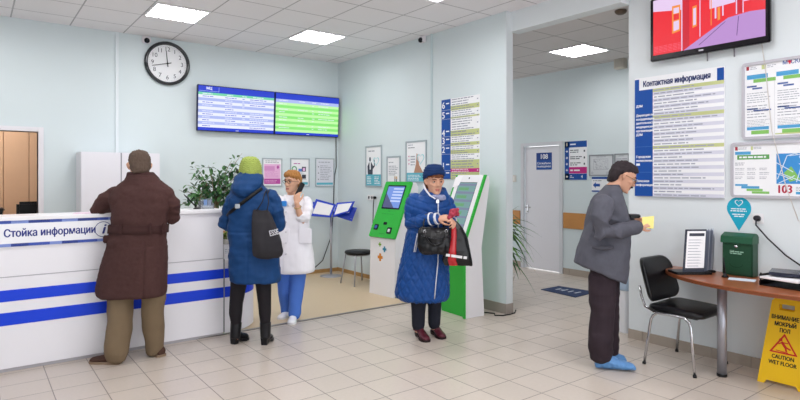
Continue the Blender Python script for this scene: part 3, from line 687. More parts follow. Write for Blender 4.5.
p = atz(620.8, 10.3, C2); t = empty('smoke_detector', 'round brown smoke detector on the corridor ceiling near the beam', 'smoke detector', (p.x, p.y, C2))
mb = MB(); mb.lathe([(.055, 0), (.06, -.012), (.05, -.03), (.03, -.042)], n=24); mb.obj('body', M('detector_brown', '6a5a4e', .5), t)
# ================================================================== furniture and things standing about
YC = 5.39
# --- reception counter
cw_ = M('counter_white', 'eceaef', .35); cblue = M('counter_blue', '123fd6', .4); cgrey = M('counter_joint', 'b9b6bc', .4)
t = empty('reception_counter', 'long white reception counter with two blue stripes and a rounded low end', 'counter', (0, 0, 0))
x0, x1 = -1.4, 1.935
mb = MB(); mb.box((x0, YC, .03), (x1, YC + .04, .742)); mb.obj('lower_panel', cw_, t)
mb = MB(); mb.box((x0, YC + .006, .75), (x1, YC + .04, 1.2), .002); mb.obj('upper_panel', cw_, t)
mb = MB(); mb.box((x0, YC + .012, .742), (x1, YC + .038, .75)); mb.obj('joint', cgrey, t)
mb = MB(); mb.box((x0, YC - .015, 1.19), (x1 + .012, YC + .34, 1.222), .004); mb.obj('counter_top', M('counter_top_white', 'f3f1f4', .3), t)
mb = MB(); mb.box((x0, YC + .02, 0), (x1, YC + .05, .03)); mb.obj('kickboard', cgrey, t)
for a, b in ((.368, .468), (.555, .645)):
    mb = MB(); mb.box((x0, YC - .003, a), (x1, YC, b)); mb.obj('blue_stripe', cblue, t)
mb = MB(); mb.box((x1 - .02, YC + .04, 0), (x1, YC + .32, 1.19)); mb.obj('end_panel', cw_, t)
mb = MB(); mb.box((x0, YC + .04, .70), (x1 + .05, YC + .75, .73), .003); mb.obj('desk_top', cw_, t)
mb = MB(); mb.box((x0 + .02, YC + .1, 0), (x0 + .045, YC + .7, .70)); mb.obj('side_panel', cw_, t)
# rounded low end
def arc(r0, z0, z1, mat, name, thick=.03):
    mb = MB(); n = 16; cx, cy, rx, ry = x1 + .012, YC + .52, .46, .52
    out = [(cx + rx * math.sin(k * PI / 2 / n) * r0, cy - ry * math.cos(k * PI / 2 / n) * r0) for k in range(n + 1)]
    f = r0 - thick; inn = [(cx + rx * math.sin(k * PI / 2 / n) * f, cy - ry * math.cos(k * PI / 2 / n) * f) for k in range(n + 1)]
    rs = [[(x, y, z0) for x, y in out], [(x, y, z1) for x, y in out], [(x, y, z1) for x, y in inn], [(x, y, z0) for x, y in inn], [(x, y, z0) for x, y in out]]
    mb.rings(rs, cap=False, smooth=False, closed=False); return mb.obj(name, mat, t)
arc(1.0, .02, .705, cw_, 'curved_panel')
arc(1.006, .368, .468, cblue, 'blue_stripe', .006); arc(1.006, .555, .645, cblue, 'blue_stripe', .006)
mb = MB(); n = 16; cx, cy = x1 + .012, YC + .52
mb.prism([(cx, cy)] + [(cx + .48 * math.sin(k * PI / 2 / n), cy - .54 * math.cos(k * PI / 2 / n)) for k in range(n + 1)], .705, .732); mb.obj('low_top', MATS['counter_top_white'], t)
mb = MB(); mb.box((x1 + .001, YC - .004, .03), (x1 + .011, YC + .03, .74)); mb.obj('corner_strip', M('strip_grey', '8f9096', .35, .5), t)
# --- counter sign
a = aty(1, 222, YC - .02); w = .94; h = .205
t = empty('counter_sign', 'white counter sign with dark blue lettering and ringed letter on the reception counter', 'sign', mw=frame_B((a.x - .02, YC + .0055, .985)))
mb = MB(); mb.box((0, 0, 0), (w, h, .012), .002); mb.obj('panel', M('sign_white', 'f0f0f5', .3), t)
mb = MB(); Z = .0125; bl = [M('band_a', '3d55ae', .4), M('band_b', '7f92d2', .4), M('band_c', '2c418f', .4)]
x = 0; k = 0
while x < w - .01:
    ww = min(.085 + .03 * (k % 3), w - x); mb.use(bl[k % 3]).face([(x, h - .024, Z), (x + ww, h - .024, Z), (x + ww, h, Z), (x, h, Z)]); mb.use(bl[(k + 1) % 3]).face([(x, 0, Z), (x + ww, 0, Z), (x + ww, .024, Z), (x, .024, Z)]); x += ww; k += 1
ib = M('sign_ink', '2a3583', .4)
mb.use(ib).text('Стойка информации', .358, h * .5, .084, Z + .0006, bold=.0024, sx=.775)
cx, cy, r0, r1 = .735, h * .5, .066, .061
for k in range(40):
    a0, a1 = k * PI / 20, (k + 1) * PI / 20
    mb.face([(cx + r1 * math.cos(a0), cy + r1 * math.sin(a0), Z + .0006), (cx + r0 * math.cos(a0), cy + r0 * math.sin(a0), Z + .0006), (cx + r0 * math.cos(a1), cy + r0 * math.sin(a1), Z + .0006), (cx + r1 * math.cos(a1), cy + r1 * math.sin(a1), Z + .0006)])
mb.text('i', cx, cy, .12, Z + .0006, bold=.003, ital=.25)
mb.obj('lettering', None, t, normals=False)
# --- on the counter
paper = M('paper', 'f2f0f2', .6)
p = aty(191, 208, YC + .14); t = empty('paper_sheet', 'pinkish paper sheet under the hands of the man in brown', 'paper', (.80, YC + .1, 1.2225), -.2)
mb = MB(); mb.box((-.12, -.07, 0), (.1, .12, .003)); mb.obj('sheet', M('paper_pink', 'e9cfe0', .6), t)
p = aty(197, 209.6, YC + .2); t = empty('desk_pen', 'black pen leaning on a small base on the reception counter', 'pen', (p.x, YC + .2, 1.222))
mb = MB(); mb.lathe([(.035, 0), (.036, .006), (.02, .014), (.008, .02)], n=20); mb.obj('base', black, t)
mb = MB(); mb.tube([(0, 0, .012), (-.09, .02, .115), (-.118, .026, .145)], [.006, .0075, .003], 8); mb.obj('pen_body', black, t)
p = aty(207.5, 209.8, YC + .18); t = empty('leaflet_holder', 'clear leaflet holder with blue cards on the reception counter', 'leaflet holder', (p.x, YC + .18, 1.222), -.1)
acr = M('clear_acrylic', 'e8eef4', .1, trans=.85)
mb = MB(); mb.box((-.055, -.03, 0), (.055, .04, .006)); mb.box((-.055, .034, .006), (.055, .04, .1)); mb.box((-.055, -.03, .006), (.055, -.026, .04)); mb.box((-.055, -.03, .006), (-.051, .04, .055)); mb.box((.051, -.03, .006), (.055, .04, .055)); mb.obj('holder', acr, t)
mb = MB(); mb.box((-.046, -.02, .006), (.044, .03, .03)); mb.obj('white_cards', paper, t)
mb = MB(); mb.box((-.03, .018, .03), (.0, .03, .09)); mb.obj('blue_cards', M('card_blue', '7f9ccc', .5), t)
mb = MB(); mb.box((.005, .018, .03), (.04, .03, .085)); mb.obj('blue_cards', M('card_grey', '8a93a8', .5), t)
p = aty(193.5, 209.6, YC + .24)
t = empty('glass_vase', 'small clear glass with a green sprig on the counter beside the pen', 'vase', (aty(201, 209, YC + .27).x, YC + .27, 1.222))
mb = MB(); mb.lathe([(.022, 0), (.025, .004), (.027, .075), (.024, .075), (.022, .008)], n=20); mb.obj('glass', acr, t)
mb = MB(); mb.tube([(0, 0, .01), (-.01, .01, .09), (.012, .0, .17)], .003, 6); mb.obj('stem', M('stem_brown', '6e5a3c', .6), t)
leafm = M('ficus_leaf', '4c7a45', .4, var=.35, vscale=30); leafm2 = M('ficus_leaf_dark', '33563a', .4, var=.3, vscale=30)
def leaf(mb, p, d, L, wd, up=Vector((0, 0, 1)), droop=.15):
    d = Vector(d).normalized(); s_ = d.cross(up)
    s_ = s_.normalized() if s_.length > 1e-4 else Vector((1, 0, 0)); nn = s_.cross(d)
    prev = None; pts = []
    for k, (u, f) in enumerate(((0, .06), (.25, .8), (.55, 1), (.8, .62), (1, .04))):
        c = p + d * L * u - Vector((0, 0, 1)) * droop * L * u * u
        pts.append((c - s_ * wd * f / 2 + nn * wd * .12 * f, c, c + s_ * wd * f / 2 + nn * wd * .12 * f))
    for a, b in zip(pts, pts[1:]):
        mb.face([a[0], a[1], b[1], b[0]]); mb.face([a[1], a[2], b[2], b[1]])
rl = random.Random(3)
mb = MB(); mb.use(leafm)
for k in range(9): leaf(mb, Vector((rl.uniform(-.02, .02), rl.uniform(-.01, .02), .08 + k * .011)), (rl.uniform(-1, 1), rl.uniform(-1, 1), rl.uniform(-.2, .6)), .05, .028)
mb.obj('leaves', None, t)
# brochure stack with a small plant on the low end
t = empty('leaflet_box', 'white box of leaflets on the low rounded counter end', 'leaflet box', (1.995, 5.475, .732), .1)
mb = MB(); mb.box((-.045, -.04, 0), (.05, .06, .14), .003); mb.obj('box', paper, t)
mb = MB(); mb.lines(-.035, .05, .04, .10, 3, 0, .3); mb.obj('print', inkg, t, normals=False); t.children[-1].rotation_euler = (PI / 2, 0, 0); t.children[-1].location = (0, -.0405, 0)
t = empty('small_plant', 'small bushy green plant in the white leaflet box', 'plant', (1.995, 5.485, .8725))
mb = MB(); mb.lathe([(.035, 0), (.045, .05), (.04, .05), (.032, .01)], n=16); mb.obj('pot', M('pot_pale', 'd8d4cc', .6), t)
mb = MB(); mb.use(M('leaf_lime', '7c9448', .5, var=.3, vscale=40))
for k in range(70): leaf(mb, Vector((rl.gauss(0, .028), rl.gauss(0, .02), rl.uniform(.03, .10))), (rl.uniform(-1, 1), rl.uniform(-1, 1), rl.uniform(-.1, 1)), .045, .022)
mb.obj('foliage', None, t)
# --- ficus on the desk behind the counter
bx = aty(216, 205, 5.98)
t = empty('potted_ficus', 'leafy potted weeping fig behind the reception counter', 'potted plant', (bx.x, 5.98, .73))
mb = MB(); mb.lathe([(.085, 0), (.115, .2), (.125, .2), (.125, .225), (.105, .225), (.1, .17)], n=28); mb.obj('pot', M('terracotta', 'b1764a', .7), t)
mb = MB(); mb.lathe([(.10, .165), (.10, .185), (.0, .19)], n=20); mb.obj('soil', M('soil', '4a3a2c', .9), t)
tr = MB(); lf = MB(); lf.mats = [leafm, leafm2]
trunk = [Vector((0, 0, .18)), Vector((.0, .01, .4)), Vector((-.01, 0, .55))]
for k in range(3):
    a = k * 2.1; tr.tube([p + Vector((math.cos(a) * .014, math.sin(a) * .014, 0)) for p in trunk], [.012, .011, .009], 6)
# branch tips aimed across the crown: u to the right of the picture, z up
tips = [(-.36, .50), (-.34, .64), (-.27, .82), (-.22, .92), (-.16, .74), (-.08, .84), (-.05, .93), (.0, .66), (.06, .80), (.12, .90), (.19, .98), (.27, 1.06), (.24, .86), (.16, .70), (.1, .58), (-.18, .58), (-.26, .56), (-.02, .52), (-.3, .72), (.3, .95), (.2, .62), (.28, .72), (-.12, .66), (.06, .72), (-.1, .5), (.16, .5)]
for (u, z) in tips:
    v = rl.uniform(-.16, .16); tip = Vector((RT[0] * u + FW[0] * v, RT[1] * u + FW[1] * v, z))
    b0 = trunk[2] + Vector((0, 0, -.1 * rl.random())); mid = b0.lerp(tip, .5) + Vector((0, 0, .06))
    q = [b0, b0.lerp(mid, .5) + Vector((0, 0, .02)), mid, mid.lerp(tip, .5) + Vector((0, 0, .012)), tip]
    tr.tube(q, [.006, .005, .004, .003, .0015], 5)
    for k in range(25):
        f = rl.uniform(.3, 1.02); i = min(int(f * 4), 3); p = q[i].lerp(q[i + 1], min(1, f * 4 - i)) + Vector((rl.gauss(0, .025), rl.gauss(0, .025), rl.gauss(0, .022)))
        lf.cur = 0 if rl.random() < .55 else 1
        leaf(lf, p, (rl.uniform(-1, 1), rl.uniform(-1, 1), rl.uniform(-.9, .35)), rl.uniform(.05, .08), rl.uniform(.026, .038))
tr.obj('trunk', M('ficus_bark', '8a7a60', .8), t); lf.obj('foliage', None, t)
# --- white cabinet by the back wall
a = aty(75, 151, YB); yf = 7.55; l = aty(81, 152, yf); r = aty(160, 153, yf); m_ = aty(121.3, 152, yf)
t = empty('storage_cabinet', 'tall white two-door cabinet against the back wall behind the man in brown', 'cabinet', (l.x, yf, 0))
W = r.x - l.x; hc = 1.835; D = YB - yf - .03; wc = M('cabinet_white', 'e9e7ee', .4)
mb = MB()
for q in (((0, .02, 0), (.02, D, hc)), ((W - .02, .02, 0), (W, D, hc)), ((.02, .02, hc - .02), (W - .02, D, hc)), ((.02, .02, .05), (W - .02, D, .07)), ((.02, D - .01, .07), (W - .02, D, hc - .02)), ((W * .48, .02, .05), (W * .5, D, hc))): mb.box(*q, .001)
mb.obj('carcass', wc, t)
md = m_.x - l.x
for a, b, hx in ((.002, md - .006, md - .05), (md + .006, W - .002, md + .05)):
    mb = MB(); mb.box((a, 0, .06), (b, .019, hc - .003), .003); dd = mb.obj('door', wc, t)
    mb = MB(); mb.tube([(hx, -.001, .95), (hx, -.03, .96), (hx, -.03, 1.08), (hx, -.001, 1.09)], .005, 8); mb.obj('handle', chrome, dd)
mb = MB(); mb.box((md - .005, .005, .06), (md + .005, .019, hc - .003)); mb.obj('door_gap', M('gap_grey', '8f8f98', .6), t)
# --- office chair and desk behind the opening
t = empty('office_desk', 'pale wooden office desk seen through the opening at the left', 'desk', (-.2, 9.05, 0))
dk = M('desk_beech', 'c8a06a', .4, var=.08)
mb = MB(); mb.box((-1.1, -.3, 1.16), (.40, .4, 1.20), .003); mb.obj('upper_shelf', dk, t)
mb = MB(); mb.box((-1.1, -.55, .72), (.8, .4, .75), .003); mb.obj('desk_top', dk, t)
for x in (-1.08, .36):
    mb = MB(); mb.box((x, -.28, 0), (x + .03, .38, 1.16)); mb.obj('side_panel', dk, t)
t = empty('office_chair', 'black office chair partly hidden in the opening at the left', 'chair', (.56, 8.45, .06))
mb = MB(); mb.box((-.24, -.24, .45), (.24, .24, .53), .04); mb.obj('seat', black, t)
mb = MB(); mb.box((-.12, .2, .62), (.22, .27, 1.16), .04); mb.obj('backrest', black, t)
for sx in (-1, 1):
    mb = MB(); mb.tube([(sx * .24, .1, .5), (sx * .29, .1, .55), (sx * .29, .02, .98), (sx * .29, -.05, 1.06)], .02, 8); mb.box((sx * .29 - .035, -.2, 1.06), (sx * .29 + .035, .16, 1.10), .015); mb.obj('armrest', black, t)
mb = MB(); mb.cyl((0, 0, .12), (0, 0, .45), .025, 12)
for k in range(5): mb.tube([(0, 0, .12), (.28 * math.cos(k * 1.257), .28 * math.sin(k * 1.257), .06)], [.025, .015], 8)
for k in range(5): mb.ball((.28 * math.cos(k * 1.257), .28 * math.sin(k * 1.257), .03), .03, 8, 6)
mb.obj('base', black, t)
t = empty('desk_phone', 'black desk phone on the pale office shelf', 'phone', (-.08, 8.92, 1.20))
mb = MB(); mb.prism([(-.09, 0), (.09, 0), (.09, .06), (-.09, .03)], -.08, .08, mat=Matrix.Rotation(PI / 2, 4, 'X')); mb.obj('body', black, t)
mb = MB(); mb.tube([(-.02, -.09, .06), (0, -.07, .075), (0, .07, .075), (-.02, .09, .06)], [.02, .014, .014, .02], 8); mb.obj('handset', black, t)
# --- folding document stand in the corner
pz = atz(331, 276, .004)
t = empty('document_stand', 'floor stand with blue framed flip panels in the back corner', 'document stand', (pz.x, pz.y, .004))
mb = MB(); mb.lathe([(.17, 0), (.17, .008), (.05, .018), (.03, .03)], n=32); mb.obj('base', steelp, t)
mb = MB(); mb.cyl((0, 0, .015), (0, 0, .98), .018, 14); mb.obj('pole', steelp, t)
bluef = M('panel_blue', '1d3fc0', .35)
def wpt(px, py, v=0):   # a point beside the stand, v metres deeper than its pole
    v -= .10; d = pz.x * FW[0] + pz.y * FW[1] + v; a_ = (px - 400) / F * d
    return Vector((FW[0] * d + RT[0] * a_, FW[1] * d + RT[1] * a_, H - (py - HY) / F * d)) - Vector((pz.x, pz.y, .004))
def panel(q, back=None):
    A, B, Cc, D = q; nrm = (B - A).cross(D - A).normalized()
    def at(u, v, z): return A.lerp(B, u).lerp(D.lerp(Cc, u), v) + nrm * z
    mb = MB(); o = [at(*c, 0) for c in ((0, 0), (1, 0), (1, 1), (0, 1))]; o2 = [at(*c, .012) for c in ((0, 0), (1, 0), (1, 1), (0, 1))]
    mb.rings([o, o2], smooth=False); pn = mb.obj('panel', bluef, t)
    mb = MB(); mb.face([at(.1, .13, .0128), (at(.9, .13, .0128)), at(.9, .87, .0128), at(.1, .87, .0128)]); mb.obj('sheet', paper, pn)
    mb = MB(); mb.face([at(.1, .13, -.0008), at(.1, .87, -.0008), at(.9, .87, -.0008), at(.9, .13, -.0008)]); mb.obj('sheet', paper, pn)
panel([wpt(309.5, 215.5, -.10), wpt(330.5, 217.5, -.02), wpt(336, 204.5, .06), wpt(316, 199, -.03)])
panel([wpt(309.5, 216, -.04), wpt(331, 217.6, 0), wpt(333, 205, .12), wpt(313, 202, .08)])
panel([wpt(332.5, 217.3, -.02), wpt(349, 212, -.05), wpt(355, 201.5, .02), wpt(337, 203, .06)])
panel([wpt(332.8, 217.3, 0), wpt(350.5, 214.5, 0), wpt(354, 202.5, .09), wpt(337.5, 204.5, .12)])
panel([wpt(336, 216.5, .04), wpt(352, 221.5, .03), wpt(357, 208, .1), wpt(340, 206, .14)])
mb = MB(); mb.box((-.02, -.02, .95), (.02, .02, 1.04), .004); mb.obj('hinge_block', steelp, t)
# --- black stool chair behind the kiosk
p = atz(361, 290, .004); p = Vector((4.42, 6.83, .004))
t = empty('round_stool', 'black round-seated stool with grey legs half hidden behind the first kiosk', 'stool', p)
mb = MB(); mb.lathe([(.0, .425), (.17, .425), (.195, .44), (.2, .455), (.19, .475), (.1, .485), (.0, .486)], n=28, cap=False); mb.obj('seat', M('black_leatherette', '141418', .4, spec=.3), t)
for sx, sy in ((-1, -1), (1, -1), (1, 1), (-1, 1)):
    mb = MB(); mb.tube([(sx * .13, sy * .13, .43), (sx * .185, sy * .185, .0)], .011, 8); mb.obj('leg', steelp, t)
mb = MB(); mb.tube([(.16 * math.cos(k * PI / 10), .16 * math.sin(k * PI / 10), .42) for k in range(21)], .009, 6); mb.obj('seat_frame', steelp, t)
# --- self-service kiosks
kg = M('kiosk_green', '2fae3c', .3); kg2 = M('kiosk_green_dark', '259a34', .35); kw = M('kiosk_white', 'e9e7ea', .3); kb = M('screen_dark', '15171f', .1)
def side_panel(poly, x0, x1):
    return [[(x0, y, z) for y, z in poly], [(x1, y, z) for y, z in poly]]
def kiosk1():
    c0 = Vector((4.19, 6.22, .004)); c1 = Vector((4.235, 5.70, .004)); wv = c1 - c0; W = wv.length
    t = empty('information_kiosk', 'green and white self-service kiosk with payment panel, left of the woman in quilted blue', 'kiosk', c0, math.atan2(wv.y, wv.x))
    poly = [(0, 0), (.02, .74), (.32, 1.445), (.38, 1.46), (.42, 1.40), (.36, .8), (.36, 0)]
    mb = MB(); mb.rings(side_panel(poly, .012, W - .012), smooth=False); mb.obj('body', kw, t)
    # the leaning green fascia in its own plane: x across, y up the slope
    y0, z0, y1, z1 = .018, .74, .325, 1.462
    L = math.hypot(y1 - y0, z1 - z0); sl = Vector((0, (y1 - y0) / L, (z1 - z0) / L)); nn = Vector((0, -sl.z, sl.y))
    m = Matrix((Vector((1, 0, 0)), sl, nn)).transposed().to_4x4(); m.translation = Vector((0, y0, z0))
    def pl(mb): 
        for v in mb.bm.verts: v.co = m @ v.co
        return mb
    mb = MB(); mb.prism(rrect(0, 0, W, L, .02), 0, .028, bev=.004); fa = pl(mb).obj('front_panel', kg, t)
    mb = MB(); mb.prism(rrect(.085, L * .5, W - .085, L - .055, .008), .0275, .032); pl(mb).obj('screen_bezel', kb, fa)
    mb = MB(); mb.use(screen_mat('kiosk_screen', '6f8fd8')).rect(.1, L * .525, W - .1, L - .075, .0325)
    mb.use(screen_mat('kiosk_screen_dark', '4a4f78')).face([(.1, L * .525, .0328), (W * .62, L * .525, .0328), (.1, L * .78, .0328)])
    mb.use(screen_mat('kiosk_screen_light', 'c5d2f4'))
    for k in range(5): mb.rect(W * .42, L * (.63 + k * .055), W - .11, L * (.655 + k * .055), .0329)
    pl(mb).obj('screen', None, fa, normals=False)
    mb = MB(); mb.use(kg2).lines(.13, L * .40, W - .13, L * .425, 1, .029, .5, .1); mb.rect(W * .46, L * .455, W * .54, L * .475, .029); pl(mb).obj('print', None, fa, normals=False)
    for (x, y, w_, h_, mt, nm) in ((W * .2, L * .17, .075, .075, kb, 'card_slot'), (W * .5, L * .245, .06, .035, kb, 'coin_slot'), (W * .72, L * .13, .085, .085, kb, 'card_reader')):
        mb = MB(); mb.prism(rrect(x - w_ / 2, y - h_ / 2, x + w_ / 2, y + h_ / 2, .012), .027, .036); q = pl(mb).obj(nm, mt, fa)
    mb = MB(); mb.prism([(W * .2 + .024 * math.cos(k * PI / 8), L * .17 + .024 * math.sin(k * PI / 8)) for k in range(16)], .036, .041); pl(mb).obj('button', M('button_blue', '3b55b0', .3), fa)
    mb = MB(); mb.prism(rrect(W * .72 - .02, L * .13 - .02, W * .72 + .02, L * .13 + .02, .005), .036, .039); pl(mb).obj('reader_window', M('reader_white', 'd5d6da', .3), fa)
    mb = MB(); mb.prism(rrect(W * .38, L * .055, W * .6, L * .075, .005), .027, .031); pl(mb).obj('ticket_slot', kg2, fa)
    # coloured cross emblem on the white base
    mb = MB()
    def plus(cx, cz, s, mt):
        mb.use(mt)
        for a, b, c_, d in ((-s, -s * .38, s, s * .38), (-s * .38, -s, s * .38, s)):
            yy = .02 * (cz / .74) - .0015
            mb.face([(cx + a, yy, cz + b), (cx + c_, yy, cz + b), (cx + c_, yy, cz + d), (cx + a, yy, cz + d)])
    plus(W * .42, .49, .05, M('cross_orange', 'dd8a2e', .4)); plus(W * .58, .60, .038, M('cross_teal', '3f96b8', .4)); plus(W * .40, .655, .028, M('cross_green', '7fae3a', .4))
    mb.obj('emblem', None, t, normals=False)
    mb = MB(); mb.box((.01, .01, 0), (W - .01, .35, .02)); mb.obj('plinth', M('plinth_grey', '8e8e94', .5), t)
    # lit side of the fascia frame
    return t
kiosk1()
def kiosk2():
    c0 = Vector((4.27, 4.93, 0)); c1 = Vector((4.24, 4.44, 0)); wv = c1 - c0; W = wv.length
    t = empty('information_kiosk', 'white and green touch-screen kiosk by the partition end, behind the woman in quilted blue', 'kiosk', c0, math.atan2(wv.y, wv.x))
    poly = [(.0, 0), (-.01, .74), (.02, .86), (.30, 1.545), (.35, 1.545), (.36, 1.47), (.24, .75), (.28, 0)]
    mb = MB(); mb.rings(side_panel(poly, .0, .03), smooth=False); mb.obj('side_panel', kw, t)
    mb = MB(); mb.rings(side_panel(poly, W - .03, W), smooth=False); mb.obj('side_panel', kw, t)
    inner = [(.04, 0), (.03, .74), (.05, .88), (.31, 1.52), (.34, 1.52), (.22, .75), (.25, 0)]
    mb = MB(); mb.rings(side_panel(inner, .03, W - .03), smooth=False); mb.obj('lower_front', kg, t)
    for x in (-.006, W - .022):
        mb = MB(); mb.rings(side_panel([(-.012, 0.002), (-.022, .74), (.008, .865), (.292, 1.56), (.32, 1.56), (.03, .855), (.01, .74), (.01, .002)], x, x + .028), smooth=False); mb.obj('green_edge', kg, t)
    y0, z0, y1, z1 = .01, .84, .302, 1.555
    L = math.hypot(y1 - y0, z1 - z0); sl = Vector((0, (y1 - y0) / L, (z1 - z0) / L)); nn = Vector((0, -sl.z, sl.y))
    m = Matrix((Vector((1, 0, 0)), sl, nn)).transposed().to_4x4(); m.translation = Vector((0, y0, z0))
    def pl(mb):
        for v in mb.bm.verts: v.co = m @ v.co
        return mb
    mb = MB(); mb.prism(rrect(.022, 0, W - .022, L, .015), 0, .012); fa = pl(mb).obj('front_panel', kw, t)
    mb = MB(); mb.use(kb).rect(.085, L * .14, W - .085, L - .09, .0125)
    mb.use(screen_mat('kiosk_teal', '7fa9a6', .6)).rect(.09, L * .145, W - .09, L - .095, .0128)
    mb.use(screen_mat('kiosk_slate', '848da8', .6))
    for k in range(6): mb.rect(.09, L * (.2 + k * .125), W - .09, L * (.235 + k * .125), .0131)
    mb.use(screen_mat('kiosk_menu_green', '6fae78', .6))
    for k in range(5): mb.rect(.12, L * (.255 + k * .125), W * .6, L * (.30 + k * .125), .0132)
    pl(mb).obj('screen', None, fa, normals=False)
    mb = MB(); mb.prism([(W * .5 + .011 * math.cos(k * PI / 6), L - .04 + .011 * math.sin(k * PI / 6)) for k in range(12)], .0115, .0135); pl(mb).obj('camera_dot', black, fa)
    mb = MB(); mb.prism([(.0, L - .16), (.10, L - .13), (.13, L - .01), (.0, L - .03)], .0135, .016); pl(mb).obj('notice', paper, fa)
    return t
kiosk2()
mb = MB(); mb.tube([(4.52, 4.55, .02), (4.62, 4.47, .008), (4.66, 4.40, .007), (4.60, 4.34, .007), (4.66, 4.28, .007), (4.78, 4.27, .007), (4.86, 4.28, .007), (4.9, 4.30, .03)], .007, 6)
mb.obj('power_cable', blackr, label='black cable lying on the tiles at the foot of the partition end', cat='cable')
# --- dracaena behind the partition
base = Vector((5.33, 4.93, 0))
t = empty('potted_dracaena', 'long-leaved potted dracaena half hidden behind the partition end', 'potted plant', base)
mb = MB(); mb.lathe([(.13, 0), (.17, .28), (.185, .28), (.185, .31), (.16, .31), (.15, .25)], n=28); mb.obj('pot', M('pot_white', 'd8d4cf', .4), t)
mb = MB(); mb.lathe([(.155, .25), (.15, .265), (0, .27)], n=20); mb.obj('soil', M('soil'), t)
mb = MB(); mb.tube([(0, 0, .25), (.01, .0, .6), (.02, -.01, .95)], [.02, .018, .014], 8); mb.obj('trunk', M('cane', '9a8a66', .8), t)
mb = MB(); mb.use(M('dracaena_leaf', '2f6a2c', .4, var=.35, vscale=20)); mb.mats.append(M('dracaena_leaf_pale', '5d8a3a', .4, var=.2, vscale=20))
def strap(o, d, L, wd, droop):
    d = Vector(d).normalized(); s_ = d.cross(Vector((0, 0, 1))).normalized(); prev = None
    for k in range(8):
        u = k / 7; c = o + d * L * u - Vector((0, 0, 1)) * droop * u * u; f = wd * (.45 + .55 * math.sin(PI * min(1, u * 1.15 + .15))) * (1 - u ** 4) / 2 + .0008
        cur = (c - s_ * f, c - Vector((0, 0, f * .3)), c + s_ * f)
        if prev:
            mb.face([prev[0], prev[1], cur[1], cur[0]]); mb.face([prev[1], prev[2], cur[2], cur[1]])
        prev = cur
rd = random.Random(11)
for k in range(64):
    a = rd.uniform(-1.75, 1.75) ; el = rd.uniform(-.3, 1.1); z = rd.uniform(.5, 1.0)
    mb.cur = 1 if rd.random() < .25 else 0
    strap(Vector((.015, 0, z)), (math.cos(a) * math.cos(el), math.sin(a) * math.cos(el), math.sin(el)), rd.uniform(.36, .56), .058, rd.uniform(.1, .55))
mb.obj('leaves', None, t)
# --- dark mat in the corridor
q = [Vector((6.17, 4.97, 0)), Vector((6.56, 4.97, 0)), Vector((6.62, 4.42, 0)), Vector((6.12, 4.38, 0))]
t = empty('floor_mat', 'dark blue floor mat with white print in the corridor', 'mat', (6.36, 4.68, 0))
mb = MB(); mb.rings([[p - Vector((6.36, 4.68, 0)) for p in q], [p - Vector((6.36, 4.68, -.008)) for p in q]], smooth=False); mb.obj('mat', M('mat_navy', '2f3f63', .8, bump=.5, bscale=400), t)
mb = MB(); mb.use(M('mat_print', 'c5cbd6', .8)); mb.lines(-.05, -.2, .1, .2, 4, .0088, .3, .3); mb.text('М', .0, .08, .1, .0089); mb.obj('print', None, t, normals=False)
# --- waste bin behind the wall corner
t = empty('waste_bin', 'pale grey waste bin with rounded lid behind the wall corner', 'bin', (5.23, 3.17, 0))
mb = MB(); mb.rings([[(x * a, y * a, z) for x, y in rrect(-.15, -.13, .15, .13, .04)] for a, z in ((.86, 0), (.88, .01), (1, .42))], smooth=False); mb.obj('body', M('bin_white', 'dfe0e4', .4), t)
mb = MB(); mb.rings([[(x * a, y * a, z) for x, y in rrect(-.155, -.135, .155, .135, .05)] for a, z in ((1.0, .42), (1.03, .425), (1.03, .45), (.98, .50), (.86, .56), (.62, .60), (.3, .615))]); ld = mb.obj('lid', M('bin_lid', '9fb0c2', .3), t)
mb = MB(); mb.box((-.1, -.142, .44), (.1, -.128, .52), .006); mb.obj('flap', M('bin_flap', 'b7c2ce', .35), ld)
# ================================================================== right side: table corner
cherry = M('cherry_wood', 'a6603c', .28, var=.18, vscale=7, coat=.3)
t = empty('half_oval_table', 'half-oval cherry wood table with silver leg against the right wall', 'table', (XR, 1.62, 0))
n = 40; ax, ay = .66, .94
out = [(-ax * math.sin(k * PI / n), -ay * math.cos(k * PI / n)) for k in range(n + 1)]
mb = MB(); mb.prism(out, .71, .74, bev=.004); mb.obj('table_top', cherry, t)
mb = MB(); mb.rings([[(x * 1.002, y * 1.002, z) for x, y in out] for z in (.714, .736)], cap=False, closed=False, smooth=False); mb.obj('edge_band', M('edge_dark', '7d4428', .35), t)
for y in (.348, -.40):
    mb = MB(); mb.cyl((-.397, y, .02), (-.397, y, .70), .034, 24); lg = mb.obj('leg', M('leg_silver', 'a6a6ae', .3, .6), t)
    mb = MB(); mb.cyl((-.397, y, 0), (-.397, y, .022), .037, 24); mb.obj('foot_cap', black, lg)
    mb = MB(); mb.cyl((-.397, y, .70), (-.397, y, .711), .06, 24); mb.obj('flange', M('leg_silver'), lg)
mb = MB(); mb.box((-.03, -.7, .66), (0, .7, .709)); mb.obj('wall_rail', M('rail_grey', '9a979b', .5), t)
# --- visitor chair
leath = M('black_leather', '101014', .32, bump=.25, bscale=90, spec=.35)
t = empty('visitor_chair', 'black padded chair with chrome legs under the cherry table', 'chair', (4.665, 2.27, 0), 0)
